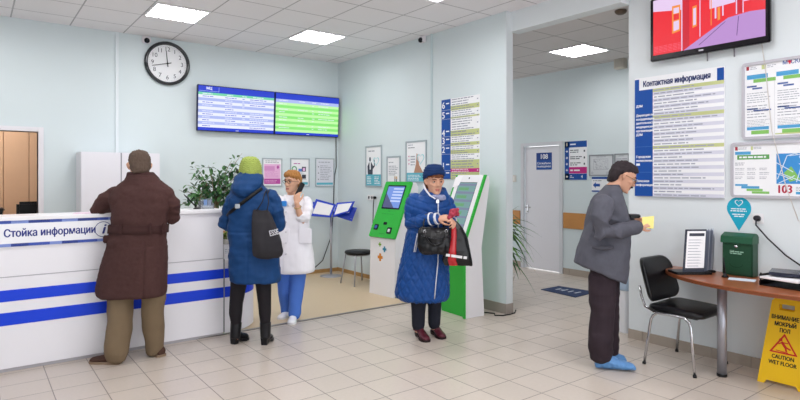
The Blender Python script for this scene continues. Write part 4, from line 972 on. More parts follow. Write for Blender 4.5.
# chair faces -Y; sides at x = -.26 and +.26
mb = MB(); rs = []
for z, a in ((.432, .90), (.438, .98), (.458, 1.0), (.475, .97), (.484, .88)):
    rs.append([(x * a, y * a, z + .012 * (-(y) / .22 if y < -.12 else 0) * -1 + .01 * abs(x) / .23) for x, y in rrect(-.235, -.22, .235, .22, .07)])
mb.rings(rs); mb.obj('seat', leath, t)
mb = MB(); rs = []
for yy, a in ((.0, .93), (-.012, 1.0), (-.03, 1.0), (-.042, .94)):
    ring = []
    for x, z in rrect(-.245, 0, .245, .35, .09):
        x *= a; z = .165 + (z - .165) * a; taper = 1 - .08 * (z / .35); c = .05 * (x / .225) ** 2
        ring.append((x * taper, .245 + .10 * (z / .33) + yy - c, .50 + z))
    rs.append(ring)
mb.rings(rs); mb.obj('backrest', leath, t)
for sx in (-1, 1):
    mb = MB(); s_ = sx * .235
    P = [(s_ * 1.12, .205, 0), (s_ * 1.02, .16, .405)]
    arch = [Vector((s_ * 1.14, .215, 0)), Vector((s_ * 1.03, .17, .37)), Vector((s_ * 1.02, .155, .405)), Vector((s_ * 1.0, .12, .43)), Vector((s_ * .98, 0, .435)), Vector((s_ * .99, -.10, .43)), Vector((s_ * 1.0, -.135, .405)), Vector((s_ * 1.02, -.15, .37)), Vector((s_ * 1.14, -.195, 0))]
    mb.tube(arch, .0115, 10); lg = mb.obj('side_legs', chrome, t)
    mb = MB(); mb.tube([(s_ * .9, .02, .427), (s_ * .9, .16, .43), (s_ * .88, .24, .46), (s_ * .86, .275, .54), (s_ * .8, .30, .62)], .010, 8); mb.obj('back_support', chrome, t)
    for y in (.215, -.195):
        mb = MB(); mb.cyl((s_ * 1.14, y, 0), (s_ * 1.137, y * .99, .018), .0145, 10); mb.obj('foot_cap', black, lg)
mb = MB(); mb.box((-.20, -.18, .424), (.20, .18, .434), .003); mb.obj('seat_pan', black, t)
# --- document display with flip pages
base = atz(692, 268, .742)
t = empty('document_display', 'slanted desk display of printed sheets with thick dark back on the cherry table', 'document display', tuple(atz(690, 273, .742)), -TH)

mb = MB(); mb.prism(rrect(-.14, -.08, .13, .07, .01), 0, .018, bev=.003); mb.obj('base', black, t)
mb = MB(); rs = []
def shear(x, y, z): return (x + .2 * z, y + .26 * z, z)
blk = [(-.085, -.06), (.075, -.05), (.19, .045), (.03, .06)]
mb.rings([[shear(x, y, .02) for x, y in blk], [shear(x, y, .31) for x, y in blk]], smooth=False); bk = mb.obj('page_block', M('pages_slate', '6d7488', .45), t)
mb = MB(); fx = [(-.085, -.0605), (.075, -.0505)]
mb.face([shear(-.092, -.066, .018), shear(.078, -.056, .018), shear(.078, -.056, .325), shear(-.092, -.066, .325)]); mb.obj('cover', M('cover_dark', '2d3140', .4), bk)
mb = MB()
def fp(u, v, e=.0025): return shear(-.092 + .17 * u, -.066 + .01 * u - e, .018 + .307 * v)
mb.use(paper).face([fp(.1, .05), fp(.96, .05), fp(.96, .96), fp(.1, .96)])
for k in range(10):
    v = .13 + k * .068; mb.use(inkg).face([fp(.18, v, .0035), fp(.18 + random.uniform(.4, .7), v, .0035), fp(.18 + .5, v + .014, .0035), fp(.18, v + .014, .0035)])
mb.use(inkd).face([fp(.2, .84, .0035), fp(.9, .84, .0035), fp(.9, .91, .0035), fp(.2, .91, .0035)]); mb.face([fp(.1, .05, .0035), fp(.96, .05, .0035), fp(.96, .09, .0035), fp(.1, .09, .0035)])
mb.obj('sheet', None, bk, normals=False)
for k in range(5):
    mb = MB(); o = .02 + k * .024; mb.face([shear(.078 + .11 * (k + 1) / 5, -.055 + .09 * (k + 1) / 5, .02), shear(.088 + .11 * (k + 1) / 5, -.047 + .09 * (k + 1) / 5, .02), shear(.088 + .11 * (k + 1) / 5, -.047 + .09 * (k + 1) / 5, .325), shear(.078 + .11 * (k + 1) / 5, -.055 + .09 * (k + 1) / 5, .325)]); mb.obj('page_edge', M('pages_pale', 'a9aebb', .45) if k % 2 else MATS['pages_slate'], bk)
t.scale = (1.08, 1.08, 1.1)
t = empty('remote_control', 'small flat black device lying right of the document display', 'device', tuple(atz(707, 271.5, .742)), -.5)
mb = MB(); mb.box((-.035, -.07, 0), (.035, .07, .018), .006); mb.obj('body', black, t)
mb = MB(); mb.box((-.022, -.05, .018), (.022, .04, .020), .001); mb.obj('keypad', M('keypad', '35353b', .4), t)
# --- green box
p = atx(720.5, 275, 4.87); q = atx(752.5, 277, 4.87); W = p.y - q.y; z0 = .742; Hh = .335; D = .115
t = empty('suggestion_box', 'dark green metal letter box standing on the cherry table', 'letter box', mw=frame_R((XR - .008, p.y, z0)))
gm = M('box_green', '17472f', .35, .2, var=.08, vscale=30); gm2 = M('box_green_lid', '21573c', .35, .2)
mb = MB(); mb.box((.006, 0, 0), (W - .006, Hh - .05, D - .012), .004); mb.obj('body', gm, t)
mb = MB(); mb.box((.01, .012, D - .014), (W - .01, Hh - .075, D - .004), .004); dr = mb.obj('door', gm, t)
mb = MB(); mb.prism([(0, Hh - .075), (.0, Hh - .02), (.02, Hh + .0), (D * .5, Hh + .008), (D + .006, Hh - .02), (D + .012, Hh - .075)], 0, W, mat=Matrix(((0, 0, 1, 0), (0, 1, 0, 0), (1, 0, 0, 0), (0, 0, 0, 1))), bev=.003); mb.obj('lid', gm2, t)
mb = MB(); mb.cyl((W * .48, Hh - .10, D - .006), (W * .48, Hh - .10, D + .004), .013, 16); mb.obj('lock', chrome, dr)
mb = MB(); mb.use(M('box_print', '9fc4ae', .4)); mb.lines(W * .3, Hh - .165, W * .72, Hh - .135, 2, D - .0035, .5, .1); mb.text('✉', W * .35, Hh - .145, .03, D - .003); mb.obj('print', None, dr, normals=False)
mb = MB(); mb.use(M('box_emboss', '103522', .4)); 
for k in range(9):
    a0 = PI + k * PI / 9; a1 = PI + (k + 1) * PI / 9; c = (W * .48, .095)
    mb.face([(c[0] + .05 * math.cos(a0), c[1] + .03 * math.sin(a0), D - .0035), (c[0] + .05 * math.cos(a1), c[1] + .03 * math.sin(a1), D - .0035), (c[0] + .046 * math.cos(a1), c[1] + .026 * math.sin(a1), D - .0035), (c[0] + .046 * math.cos(a0), c[1] + .026 * math.sin(a0), D - .0035)])
mb.obj('embossing', None, dr, normals=False)
# --- pen on a ball chain and paper slips
p = atz(725, 277, .742)
t = empty('desk_pen', 'black desk pen upright in its holder before the green box', 'pen', p)
mb = MB(); mb.lathe([(.024, 0), (.025, .006), (.012, .02), (.008, .035)], n=16); mb.obj('base', black, t)
mb = MB(); mb.tube([(0, 0, .02), (-.005, .005, .09), (-.008, .008, .155)], [.0085, .009, .004], 8); mb.obj('pen_body', black, t)
p = atz(742, 279.5, .742)
for k, (dx, dy, r, lab) in enumerate(((0, 0, .3, 'white paper slip on the cherry table before the green box'),)):
    t = empty('paper_slip', lab, 'paper', (p.x + dx, p.y + dy, .7405), r)
    mb = MB(); mb.box((-.06, -.09, 0), (.06, .09, .0018)); mb.obj('sheet', M('paper_blue', 'd9e4f0', .6), t)
# --- black trays with papers
t = empty('letter_tray', 'stacked black letter trays with papers at the right end of the table', 'letter tray', (4.72, 1.53, .7405), -.12)
for k in range(2):
    z = k * .045
    mb = MB(); mb.box((-.13, -.17, z), (.15, .17, z + .006), .002)
    for a, b in (((-.13, -.17, z), (.15, -.163, z + .035)), ((-.13, .163, z), (.15, .17, z + .035)), ((.143, -.17, z), (.15, .17, z + .035))): mb.box(a, b, .002)
    for sx in (-.125, .14):
        for sy in (-.165, .158): mb.box((sx, sy, z + .03), (sx + .008, sy + .008, z + .045))
    mb.obj('tray', black, t)
t2 = empty('paper_stack', 'stack of white forms in the upper black tray', 'paper', (4.70, 1.55, .7405 + .0515), -.18)
mb = MB(); mb.box((-.12, -.12, 0), (.11, .14, .014), .001); mb.obj('sheets', paper, t2)
t2 = empty('document_wallet', 'dark plastic document wallet lying over the papers in the tray', 'folder', (4.77, 1.56, .8065), .25)
mb = MB(); rs = []
mb.rings([[(x, y, z + .018 * math.sin(x * 26) * math.sin(y * 17 + 1)) for x, y in ((-.10, -.14), (-.05, -.14), (0, -.14), (.05, -.14), (.12, -.14), (.12, -.05), (.12, .03), (.12, .13), (.05, .13), (0, .13), (-.05, .13), (-.10, .13), (-.10, .04), (-.10, -.05))] for z in (.014, .034)], smooth=False); mb.obj('cover', M('folder_dark', '2b2d3c', .2), t2)
t2 = empty('document_wallet', 'grey plastic document wallet at the right end of the trays', 'folder', (4.66, 1.38, .7405 + .0515), -.3)
mb = MB(); mb.box((-.09, -.07, 0), (.09, .045, .03), .004); mb.obj('cover', M('folder_grey', '4d5060', .25), t2)
# --- wet floor sign
ye = M('sign_yellow', 'f2c21a', .35)
a0 = atx(757, 380.5, 4.70)
t = empty('wet_floor_sign', 'yellow folding wet floor sign standing under the table end', 'floor sign', (4.70, a0.y, 0))
Ht = .635; Wb = .31; lean = .135
def board(sgn, name, xoff):
    m = Matrix(((0, 0, -1), (-1, 0, 0), (0, 1, 0))).to_4x4()
    al = math.atan2(lean, Ht)
    mm = Matrix.Translation((xoff, 0, 0)) @ (Matrix.Rotation(al if sgn > 0 else -al, 4, 'Y')) @ m
    ins = .055; poly = [(0, 0), (.045, 0), (.06, .028), (Wb - .06, .028), (Wb - .045, 0), (Wb, 0), (Wb - ins, Ht - .02), (Wb - ins - .02, Ht), (ins + .02, Ht), (ins, Ht - .02)]
    hx0, hx1, hy0, hy1 = .105, .205, Ht - .085, Ht - .04
    hole = rrect(hx0, hy0, hx1, hy1, .018, 3)
    mb = MB()
    # frame the hole with four slabs so that it is really open
    def slab(pts): mb.prism(pts, -.011, .0, mat=mm)
    def ex(y): return ins * min(1, y / (Ht - .02))
    slab([(0, 0), (.045, 0), (.06, .028), (Wb - .06, .028), (Wb - .045, 0), (Wb, 0), (Wb - ex(hy0), hy0), (ex(hy0), hy0)])
    slab([(ex(hy0), hy0), (hx0, hy0), (hx0, hy1), (ex(hy1), hy1)]); slab([(hx1, hy0), (Wb - ex(hy0), hy0), (Wb - ex(hy1), hy1), (hx1, hy1)])
    slab([(ex(hy1), hy1), (Wb - ex(hy1), hy1), (Wb - ins, Ht - .02), (Wb - ins - .02, Ht), (ins + .02, Ht), (ins, Ht - .02)])
    o = mb.obj(name, ye, t)
    return o, mm
fr, mm = board(1, 'front_board', 0)
bk, mb_ = board(-1, 'rear_board', 2 * lean + .02)
mb = MB(); mb.tube([mm @ Vector((.07, Ht - .01, -.012)), mm @ Vector((Wb - .07, Ht - .01, -.012))], .01, 8); mb.obj('hinge', ye, t)
mb = MB(); cx = Wb / 2; Z = .0008
for k, (s_, y) in enumerate((('ВНИМАНИЕ!', .495), ('МОКРЫЙ', .447), ('ПОЛ', .402))): mb.use(black).text(s_, cx, y, .042, Z, bold=.0016, sx=.74, mat=mm)
for s_, y in (('CAUTION', .208), ('WET FLOOR', .165)): mb.use(black).text(s_, cx, y, .040, Z, bold=.0014, sx=.80, mat=mm)
rd_ = M('warn_red', 'cf2a22', .4)
def F3(pts, mt):
    mb.use(mt).face([mm @ Vector((x, y, Z)) for x, y in pts])
A, B, C_ = (cx, .385), (cx - .092, .237), (cx + .092, .237); g = (cx, .286)
def tri(s): return [(g[0] + (p[0] - g[0]) * s, g[1] + (p[1] - g[1]) * s) for p in (A, B, C_)]
o, i = tri(1.0), tri(.78)
for k in range(3): F3([o[k], o[(k + 1) % 3], i[(k + 1) % 3], i[k]], rd_)
def stick(a, b, w):
    d = Vector((b[0] - a[0], b[1] - a[1])).normalized(); n_ = Vector((-d.y, d.x)) * w / 2
    F3([(a[0] - n_.x, a[1] - n_.y), (b[0] - n_.x, b[1] - n_.y), (b[0] + n_.x, b[1] + n_.y), (a[0] + n_.x, a[1] + n_.y)], rd_)
F3([(cx - .022 + .012 * math.cos(k * PI / 6), .335 + .011 * math.sin(k * PI / 6)) for k in range(12)], rd_)
stick((cx - .016, .322), (cx + .012, .286), .018); stick((cx + .01, .288), (cx + .046, .274), .012); stick((cx + .01, .287), (cx + .02, .256), .012); stick((cx - .012, .317), (cx - .035, .303), .008); stick((cx - .01, .318), (cx + .026, .317), .008); stick((cx - .048, .256), (cx + .03, .25), .006)
mb.obj('lettering', None, t, normals=False)
# ================================================================== people
def remesh(mb, voxel, smooth=2, disp=None, fac=.5):
    """fuse overlapping closed shapes into one continuous surface"""
    bmesh.ops.recalc_face_normals(mb.bm, faces=mb.bm.faces[:])
    me = bpy.data.meshes.new('tmp'); mb.bm.to_mesh(me); mb.bm.free()
    o = bpy.data.objects.new('tmp', me); COL.objects.link(o)
    r = o.modifiers.new('r', 'REMESH'); r.mode = 'VOXEL'; r.voxel_size = voxel; r.adaptivity = 0
    if smooth:
        s = o.modifiers.new('s', 'SMOOTH'); s.iterations = smooth; s.factor = fac
    m2 = bpy.data.meshes.new_from_object(o.evaluated_get(bpy.context.evaluated_depsgraph_get()))
    bpy.data.objects.remove(o); bpy.data.meshes.remove(me)
    out = MB(); out.bm.from_mesh(m2); bpy.data.meshes.remove(m2)
    if disp:
        out.bm.normal_update()
        for v, c in [(v, v.co + v.normal * disp(v.co, v.normal)) for v in out.bm.verts]: v.co = c
    for f in out.bm.faces: f.smooth = True
    return out
def nz(p, sx, sy, sz, seed=0): return noise.noise(Vector((p.x * sx + seed, p.y * sy + seed * 1.7, p.z * sz - seed)))
class Person:
    """local axes: x to the right of the picture, y away from the camera, z up"""
    def __init__(s, px0, d, label):
        a = (px0 - 400) / F * d
        s.px0, s.d = px0, d
        s.root = empty('person', label, 'person', (FW[0] * d + RT[0] * a, FW[1] * d + RT[1] * a, 0), -TH)
    def q(s, px, py, v=0.):
        dd = s.d + v
        return Vector(((px - 400) / F * dd - (s.px0 - 400) / F * s.d, v, H - (py - HY) / F * dd))
    def ring(s, py, xl, xr, vc, hd, p=2.3, n=32, grow=0):
        a, b = s.q(xl, py, vc), s.q(xr, py, vc); c = (a + b) / 2; hw = (b.x - a.x) / 2 + grow; out = []; hd += grow
        for k in range(n):
            t = 2 * PI * k / n; cs, sn = math.cos(t), math.sin(t)
            out.append(c + Vector((hw * math.copysign(abs(cs) ** (2 / p), cs), hd * math.copysign(abs(sn) ** (2 / p), sn), 0)))
        return out
    def loft(s, mb, rows, p=2.3, grow=0): return mb.rings([s.ring(*r, p=p, grow=grow) for r in rows])
    def band(s, rows, mat, name, g0=.003, g1=.010, p=2.3, parent=None, n=40):
        mb = MB(); o = [s.ring(*r, p=p, grow=g1, n=n) for r in rows]; i = [s.ring(*r, p=p, grow=g0, n=n) for r in reversed(rows)]
        mb.rings(o + i + [o[0]], cap=False); return mb.obj(name, mat, parent or s.root)
    def limb(s, mb, pts, r, n=14): return mb.tube(pts, r, n, round_ends=True)
    def part(s, mb, name, mat, parent=None, **k): return mb.obj(name, mat, parent or s.root, **k)
def basis(f, up=(0, 0, 1)):
    y = Vector(f).normalized(); x = y.cross(Vector(up)).normalized(); z = x.cross(y)
    return Matrix((x, y, z)).transposed()
def head_matrix(c, f, scale=1, roll=0, wide=1):
    m = basis(f) @ Matrix.Rotation(roll, 3, 'Y'); m = (m @ Matrix.Diagonal((scale * wide, scale, scale))).to_4x4(); m.translation = Vector(c); return m
HEAD = ((-.118, .020, .070, .030), (-.110, .034, .082, .004), (-.095, .046, .086, -.022), (-.075, .054, .086, -.045), (-.05, .061, .087, -.068), (-.02, .068, .087, -.085), (.01, .072, .086, -.094), (.035, .073, .087, -.097), (.06, .072, .081, -.095), (.082, .064, .066, -.083), (.10, .047, .043, -.062), (.112, .024, .014, -.034))
def add_head(mb, m):
    rs = []
    for z, hw, f, b in HEAD:
        c = (f + b) / 2; hd = (f - b) / 2
        rs.append([m @ Vector((hw * math.cos(t) * (1 - .10 * max(0, math.sin(t)) ** 2), c + hd * math.sin(t), z)) for t in [2 * PI * k / 28 for k in range(28)]])
    mb.rings(rs)
    T = lambda pts, r: mb.tube([m @ Vector(p) for p in pts], [q * m.to_scale().x for q in r], 8, round_ends=True)
    T([(0, .083, .012), (0, .092, -.008), (0, .104, -.030)], [.008, .0095, .0125])
    for s in (-1, 1):
        T([(s * .004, .094, -.036), (s * .012, .090, -.037)], [.009, .008])
        T([(s * .014, .082, .026), (s * .032, .078, .030), (s * .048, .066, .024)], [.008, .008, .006])       # brow
        T([(s * .030, .066, -.030), (s * .046, .054, -.022)], [.016, .014])                                    # cheek
        T([(s * .073, -.003, .024), (s * .084, -.014, .008), (s * .082, -.012, -.010), (s * .073, -.003, -.026)], [.010, .013, .011, .008])   # ear
        T([(s * .022, .072, -.066), (s * .010, .084, -.066), (0, .087, -.065)], [.0045, .007, .0075])
    T([(-.016, .079, -.078), (0, .085, -.079), (.016, .079, -.078)], [.005, .0075, .005])
    T([(-.014, .072, -.104), (0, .078, -.106), (.014, .072, -.104)], [.012, .014, .012])                         # chin
def add_hand(mb, w, d, back, thumb, curl=.5, sc=1, spread=0):
    """wrist point, direction of the fingers, direction the back of the hand faces, thumb side (+1 / -1)"""
    y = Vector(d).normalized(); z = Vector(back); z = (z - y * z.dot(y)).normalized(); x = y.cross(z)
    P = lambda a, b, c: Vector(w) + (x * a + y * b + z * c) * sc
    rs = []
    for b, hw, ht, c in ((-.015, .024, .018, 0), (.01, .028, .018, 0), (.045, .039, .015, 0), (.08, .041, .013, -.002), (.092, .036, .010, -.004)):
        rs.append([P(hw * math.cos(t), b, c + ht * math.sin(t)) for t in [2 * PI * k / 14 for k in range(14)]])
    mb.rings(rs)
    for i, L in enumerate((.072, .080, .074, .058)):
        fx = thumb * (.0315 - .021 * i); pos = Vector((fx, .078 if i < 3 else .072, -.002)); a = 0; pts = [P(*pos)]
        ang = curl * (.9 + .12 * i); dx = spread * (1.5 - i) * .2 * thumb
        for k, f in enumerate((.46, .31, .23)):
            a += ang * (1, 1.15, .7)[k]; pos = pos + Vector((dx * L * f, math.cos(a) * L * f, -math.sin(a) * L * f)); pts.append(P(*pos))
        mb.tube([P(fx, .055, -.001)] + pts, [r * sc for r in (.0085, .0088, .0082, .0075, .0062)], 8, round_ends=True)
    pos = Vector((thumb * .026, .018, -.006)); pts = [P(*pos)]
    for dv, L in (((thumb * .48, .75, -.42), .040), ((thumb * .12, .86, -.46), .033), ((thumb * -.1, .85, -.52), .026)):
        pos = pos + Vector(dv).normalized() * L; pts.append(P(*pos))
    mb.tube(pts, [r * sc for r in (.0125, .0112, .0095, .0076)], 8, round_ends=True)
def body(P, hm, neck, shoulders, elbows, wrists, hands, hips, knees, ankles, skin, lips, chest_v=0, slim=1.0, voxel=.0058, arm_r=(.045, .036, .026), leg=1.0):
    """one continuous figure: head, neck, trunk, arms with hands, legs and feet"""
    mb = MB(); add_head(mb, hm)
    hc = hm.translation
    mb.tube([neck, neck.lerp(hm @ Vector((0, -.02, -.06)), .6), hm @ Vector((0, -.018, -.03))], [.062 * slim, .054 * slim, .056 * slim], 16)
    hipc = (hips[0] + hips[1]) / 2; shc = (shoulders[0] + shoulders[1]) / 2
    ax = (shoulders[1] - shoulders[0]); ax.z = 0; sw = ax.length / 2; ax.normalize(); ay = Vector((-ax.y, ax.x, 0))
    rs = []
    for f, hw, hd in ((0, .13, .09), (.12, .15, .10), (.4, .125, .09), (.7, sw * .82, .10), (.88, sw * .9, .085), (1.0, sw * .7, .06), (1.08, .05, .05)):
        c = hipc.lerp(shc, f)
        rs.append([c + ax * hw * slim * math.cos(t) + ay * hd * slim * math.sin(t) for t in [2 * PI * k / 20 for k in range(20)]])
    mb.rings(rs)
    for s, e, w, h in zip(shoulders, elbows, wrists, hands):
        P.limb(mb, [s, s.lerp(e, .5), e, e.lerp(w, .35), w], [arm_r[0] * 1.1, arm_r[0], arm_r[1], arm_r[1] * .98, arm_r[2]])
        add_hand(mb, w, *h)
    for h, k, a in zip(hips, knees, ankles):
        P.limb(mb, [h, h.lerp(k, .5), k, k.lerp(a, .35), a], [x * slim * leg for x in (.085, .072, .052, .052, .036)])
        mb.tube([a, a + Vector((0, 0, -.03))], [.036, .036], 10)
    out = remesh(mb, voxel, 2)
    inv = hm.inverted()
    out.mats = [skin, lips]
    for f in out.bm.faces:
        c = inv @ f.calc_center_median()
        if c.y > .074 and abs(c.x) < .0225 - abs(c.z + .072) * .6 and -.083 < c.z < -.062: f.material_index = 1
    return out.obj('body', None, P.root)
eyew = M('eye_white', 'c9bbb2', .35); eyed = M('eye_dark', '2b2019', .15)
lid = M('eyelid_skin', 'b98770', .5)
def eyes(P, b, hm, brow=None):
    for s in (-1, 1):
        mb = MB(); mb.use(eyew); c = Vector((s * .031, .0735, .006)); mb.ball(hm @ c, .0128 * hm.to_scale().y, 12, 10, None)
        mb.use(eyed).ball(hm @ (c + Vector((0, .0072, -.0005))), .0078 * hm.to_scale().y, 10, 8); mb.obj('eye', None, b)
        mb = MB(); mb.tube([hm @ Vector((s * .018, .082, .011)), hm @ Vector((s * .031, .0855, .0165)), hm @ Vector((s * .045, .075, .011))], [.0035, .0055, .0035], 8, round_ends=True); mb.obj('eyelid', lid, b)
        if brow:
            mb = MB(); mb.tube([hm @ Vector((s * .012, .0905, .025)), hm @ Vector((s * .030, .0875, .031)), hm @ Vector((s * .048, .0735, .026))], [.0035, .0042, .0025], 6); mb.obj('eyebrow', brow, b)
def hair(P, b, hm, mat, rows, tuft=.006, name='hair', voxel=.006, extra=None):
    """rows: z, half width, front y, back y in head space"""
    mb = MB(); rs = []
    for z, hw, f, bk in rows:
        c = (f + bk) / 2; hd = (f - bk) / 2
        rs.append([hm @ Vector((hw * math.cos(t), c + hd * math.sin(t), z)) for t in [2 * PI * k / 28 for k in range(28)]])
    mb.rings(rs)
    if extra: extra(mb)
    return remesh(mb, voxel, 2, lambda p, n: tuft * (nz(p, 60, 60, 25) + .6 * nz(p, 120, 120, 60, 3))).obj(name, mat, b)
def shoe(P, name, heel, toe, mat, sole, w=.045, h=.10, heel_h=.0, shaft=0, shaft_pts=None, cover=False):
    """heel and toe: ground points in the person's own axes"""
    heel, toe = Vector(heel), Vector(toe); d = toe - heel; L = d.length; d.normalize(); s = Vector((d.y, -d.x, 0)); z0 = .018
    def sec(u, hw, top, base=0):
        c = heel + d * L * u; out = []
        for k in range(14):
            t = 2 * PI * k / 14; y = math.sin(t); out.append(c + s * hw * math.cos(t) * (1 if y < 0 else (1 - .25 * y)) + Vector((0, 0, base + z0 * .4 + (top - base - z0 * .4) * (.5 + .5 * max(-.98, y)))))
        return out
    hh = heel_h
    mb = MB(); mb.rings([sec(.0, w * .55, h * .75, hh), sec(.06, w * .78, h * .95, hh), sec(.25, w * .88, h, hh), sec(.42, w * .88, h * .92, hh * .6), sec(.6, w * .98, h * .68, hh * .15), sec(.8, w, h * .56), sec(.93, w * .78, h * .48), sec(1.0, w * .35, h * .34)])
    if shaft_pts: mb.tube(*shaft_pts, 14)
    o = remesh(mb, .006, 2, (lambda p, n: .006 * nz(p, 40, 40, 30)) if cover else None).obj(name, mat, P.root)
    if sole:
        mb = MB(); pts = []
        for u, hw in ((-.01, .5), (.05, .8), (.25, .86), (.45, .84), (.65, 1.0), (.85, .98), (.96, .7), (1.01, .3)): pts.append((u, hw))
        out = [heel + d * L * u + s * w * hw * 1.05 for u, hw in pts] + [heel + d * L * u - s * w * hw * 1.05 for u, hw in reversed(pts)]
        nn = len(pts)
        def lift(i): u = pts[i if i < nn else 2 * nn - 1 - i][0]; return hh * max(0, min(1, (.5 - u) / .25)) if hh else 0
        mb.rings([[p + Vector((0, 0, lift(i))) for i, p in enumerate(out)], [p + Vector((0, 0, lift(i) + .02)) for i, p in enumerate(out)]], smooth=False); mb.obj('sole', sole, o)
        if hh:
            mb = MB(); c = heel + d * L * .13; mb.rings([[c + d * a * L * .13 * k + s * b_ * w * .75 * k + Vector((0, 0, z)) for a, b_ in ((-1, -1), (1, -1), (1, 1), (-1, 1))] for z, k in ((0, .85), (hh + .012, 1))], smooth=False); mb.obj('heel', sole, o)
    return o
skin1 = M('skin_fair', 'd9a98e', .5, var=.05, vscale=25); skin2 = M('skin_warm', 'cf9d84', .5, var=.06, vscale=25); lipm = M('lips', 'b06a60', .45)
def V(*a): return Vector(a)
def sleeves(ms, mat, coat, disp=None, vox=.0085):
    return remesh(ms, vox, 2, disp or (lambda p, n: .010 * nz(p, 9, 9, 9, 3) + .012 * nz(p, 12, 12, 26, 7))).obj('sleeves', mat, coat)
# ------------------------------------------------------------------ man in the brown overcoat, back to us
def man_brown():
    P = Person(136, 4.75, 'man in a dark brown belted overcoat and khaki trousers leaning on the reception counter'); q = P.q
    wool = M('wool_brown', '4c3432', .9, bump=.9, bscale=260, var=.18, vscale=60, bdist=.004, spec=.15); wool2 = M('wool_brown_dark', '432d2c', .9, bump=.8, bscale=260, bdist=.004, spec=.15)
    sh = [q(121, 195.5, .06), q(163.5, 196.5, .06)]; el = [q(98, 210, .10), q(172.5, 217, .12)]
    wr = [q(116, 206.5, .40), q(160, 209, .42)]
    hm = head_matrix(q(139.3, 165.8, .10), (-.52, .83, -.20), 1.09)
    hips = [q(126, 268, 0), q(150, 268, .02)]; kn = [q(120, 318, -.04), q(154, 318, .05)]; an = [q(117.5, 355, -.10), q(154.5, 350, .08)]
    b = body(P, hm, q(142, 180, .06), sh, el, wr, [((.35, .9, -.1), (0, 0, 1), 1, .35), ((-.5, .8, -.1), (0, 0, 1), -1, .35)], hips, kn, an, skin1, lipm, leg=.85)
    eyes(P, b, hm, M('hair_greybrown', '5a4a40', .8))
    hair(P, b, hm, M('hair_greybrown', '5a4a40', .8), ((-.075, .050, -.045, -.082), (-.06, .062, -.02, -.098), (-.03, .073, .0, -.105), (0, .078, .005, -.109), (.03, .081, .04, -.111), (.06, .079, .078, -.108), (.085, .071, .082, -.098), (.105, .055, .06, -.078), (.12, .030, .025, -.045)), .007)
    # overcoat
    mb = MB()
    P.loft(mb, [(175, 130, 155, .06, .07), (180, 125, 160, .06, .085), (185, 118, 167, .06, .105), (190, 112.5, 172, .055, .12), (197, 110.5, 173.5, .05, .14), (206, 112, 171, .04, .15), (215, 113, 167.5, .03, .15), (223, 112.5, 166, .02, .145), (230, 111.5, 165.5, .01, .142), (238, 110.5, 165.5, 0, .15), (250, 107, 165.7, 0, .16), (262, 103.5, 166, 0, .17), (275, 100.5, 166, 0, .18), (287, 98, 166, 0, .185), (293, 98.8, 165.5, 0, .185), (296, 102, 164, 0, .175)], p=2.4)
    ms = MB()
    P.limb(ms, [q(119.5, 195.5, .05), q(106, 201, .08), el[0], q(106, 211, .26), wr[0]], [.078, .076, .070, .062, .052])
    P.limb(ms, [q(165.5, 196.5, .05), q(171.8, 205, .08), el[1], q(168, 214, .28), wr[1]], [.076, .074, .066, .06, .052])
    def fold(p, n):
        z = p.z; d = .011 * nz(p, 5, 5, 1.6) if z < .95 else .012 * nz(p, 8, 8, 14, 5)
        if z < 1.0 and n.y < -.3: d -= .009 * math.exp(-((p.x - .13) / .010) ** 2)          # back seam and vent
        return d + .003 * nz(p, 30, 30, 30, 2)
    coat = remesh(mb, .009, 3, fold).obj('overcoat', wool, P.root); sleeves(ms, wool, coat)
    P.band([(224.5, 112, 166, .02, .146), (228.5, 111.7, 165.6, .015, .145), (232.5, 111.2, 165.5, .01, .146)], wool2, 'belt', .004, .014, 2.4, coat)
    for px in (121.5, 151, 164):
        v = -.128 if px < 160 else -.07
        mb = MB(); c = q(px, 228.5, v); mb.box((c.x - .012, c.y - .022, c.z - .045), (c.x + .012, c.y + .0, c.z + .045), .005); mb.obj('belt_loop', wool2, coat)
    # turned-down collar
    mb = MB()
    mb.rings([P.ring(*r, p=2.1) for r in ((172, 128, 153, .085, .07), (173, 127.5, 154, .085, .075), (177, 126.5, 158, .075, .085), (181.5, 124, 161, .065, .095), (183, 124, 161, .062, .093))])
    remesh(mb, .007, 2).obj('collar', wool2, coat)
    c = q(108.5, 239, -.09); mb = MB(); mb.box((c.x - .045, c.y - .01, c.z - .035), (c.x + .035, c.y + .02, c.z + .03), .008); mb.obj('pocket_flap', wool2, coat)
    # trousers
    kh = M('khaki_cloth', '77654f', .85, bump=.35, bscale=220, var=.1, vscale=12)
    mb = MB()
    P.limb(mb, [q(123, 280, 0), q(121, 300, -.03), q(119.3, 325, -.07), q(117.8, 346, -.10), q(117.3, 353, -.105)], [.105, .106, .098, .094, .092], 20)
    P.limb(mb, [q(151, 280, .02), q(153.5, 300, .03), q(154.2, 325, .06), q(154, 342, .08), q(154, 347, .085)], [.10, .098, .088, .082, .08], 20)
    P.loft(mb, [(262, 112, 164, 0, .12), (285, 113, 164, .0, .12)])
    remesh(mb, .008, 3, lambda p, n: .013 * nz(p, 7, 7, 9, 4) + .009 * nz(p, 14, 14, 4, 8)).obj('trousers', kh, P.root)
    br = M('suede_brown', '4a332a', .8, bump=.3); so = M('sole_tan', '8a7460', .7)
    shoe(P, 'shoe', q(127, 0, 0) * V(1, 0, 0) + V(0, -.11, 0), q(96, 0, 0) * V(1, 0, 0) + V(0, -.085, 0), br, so, .05, .095)
    shoe(P, 'shoe', (.195, .06, 0), (.035, .20, 0), br, so, .05, .095)
man_brown()
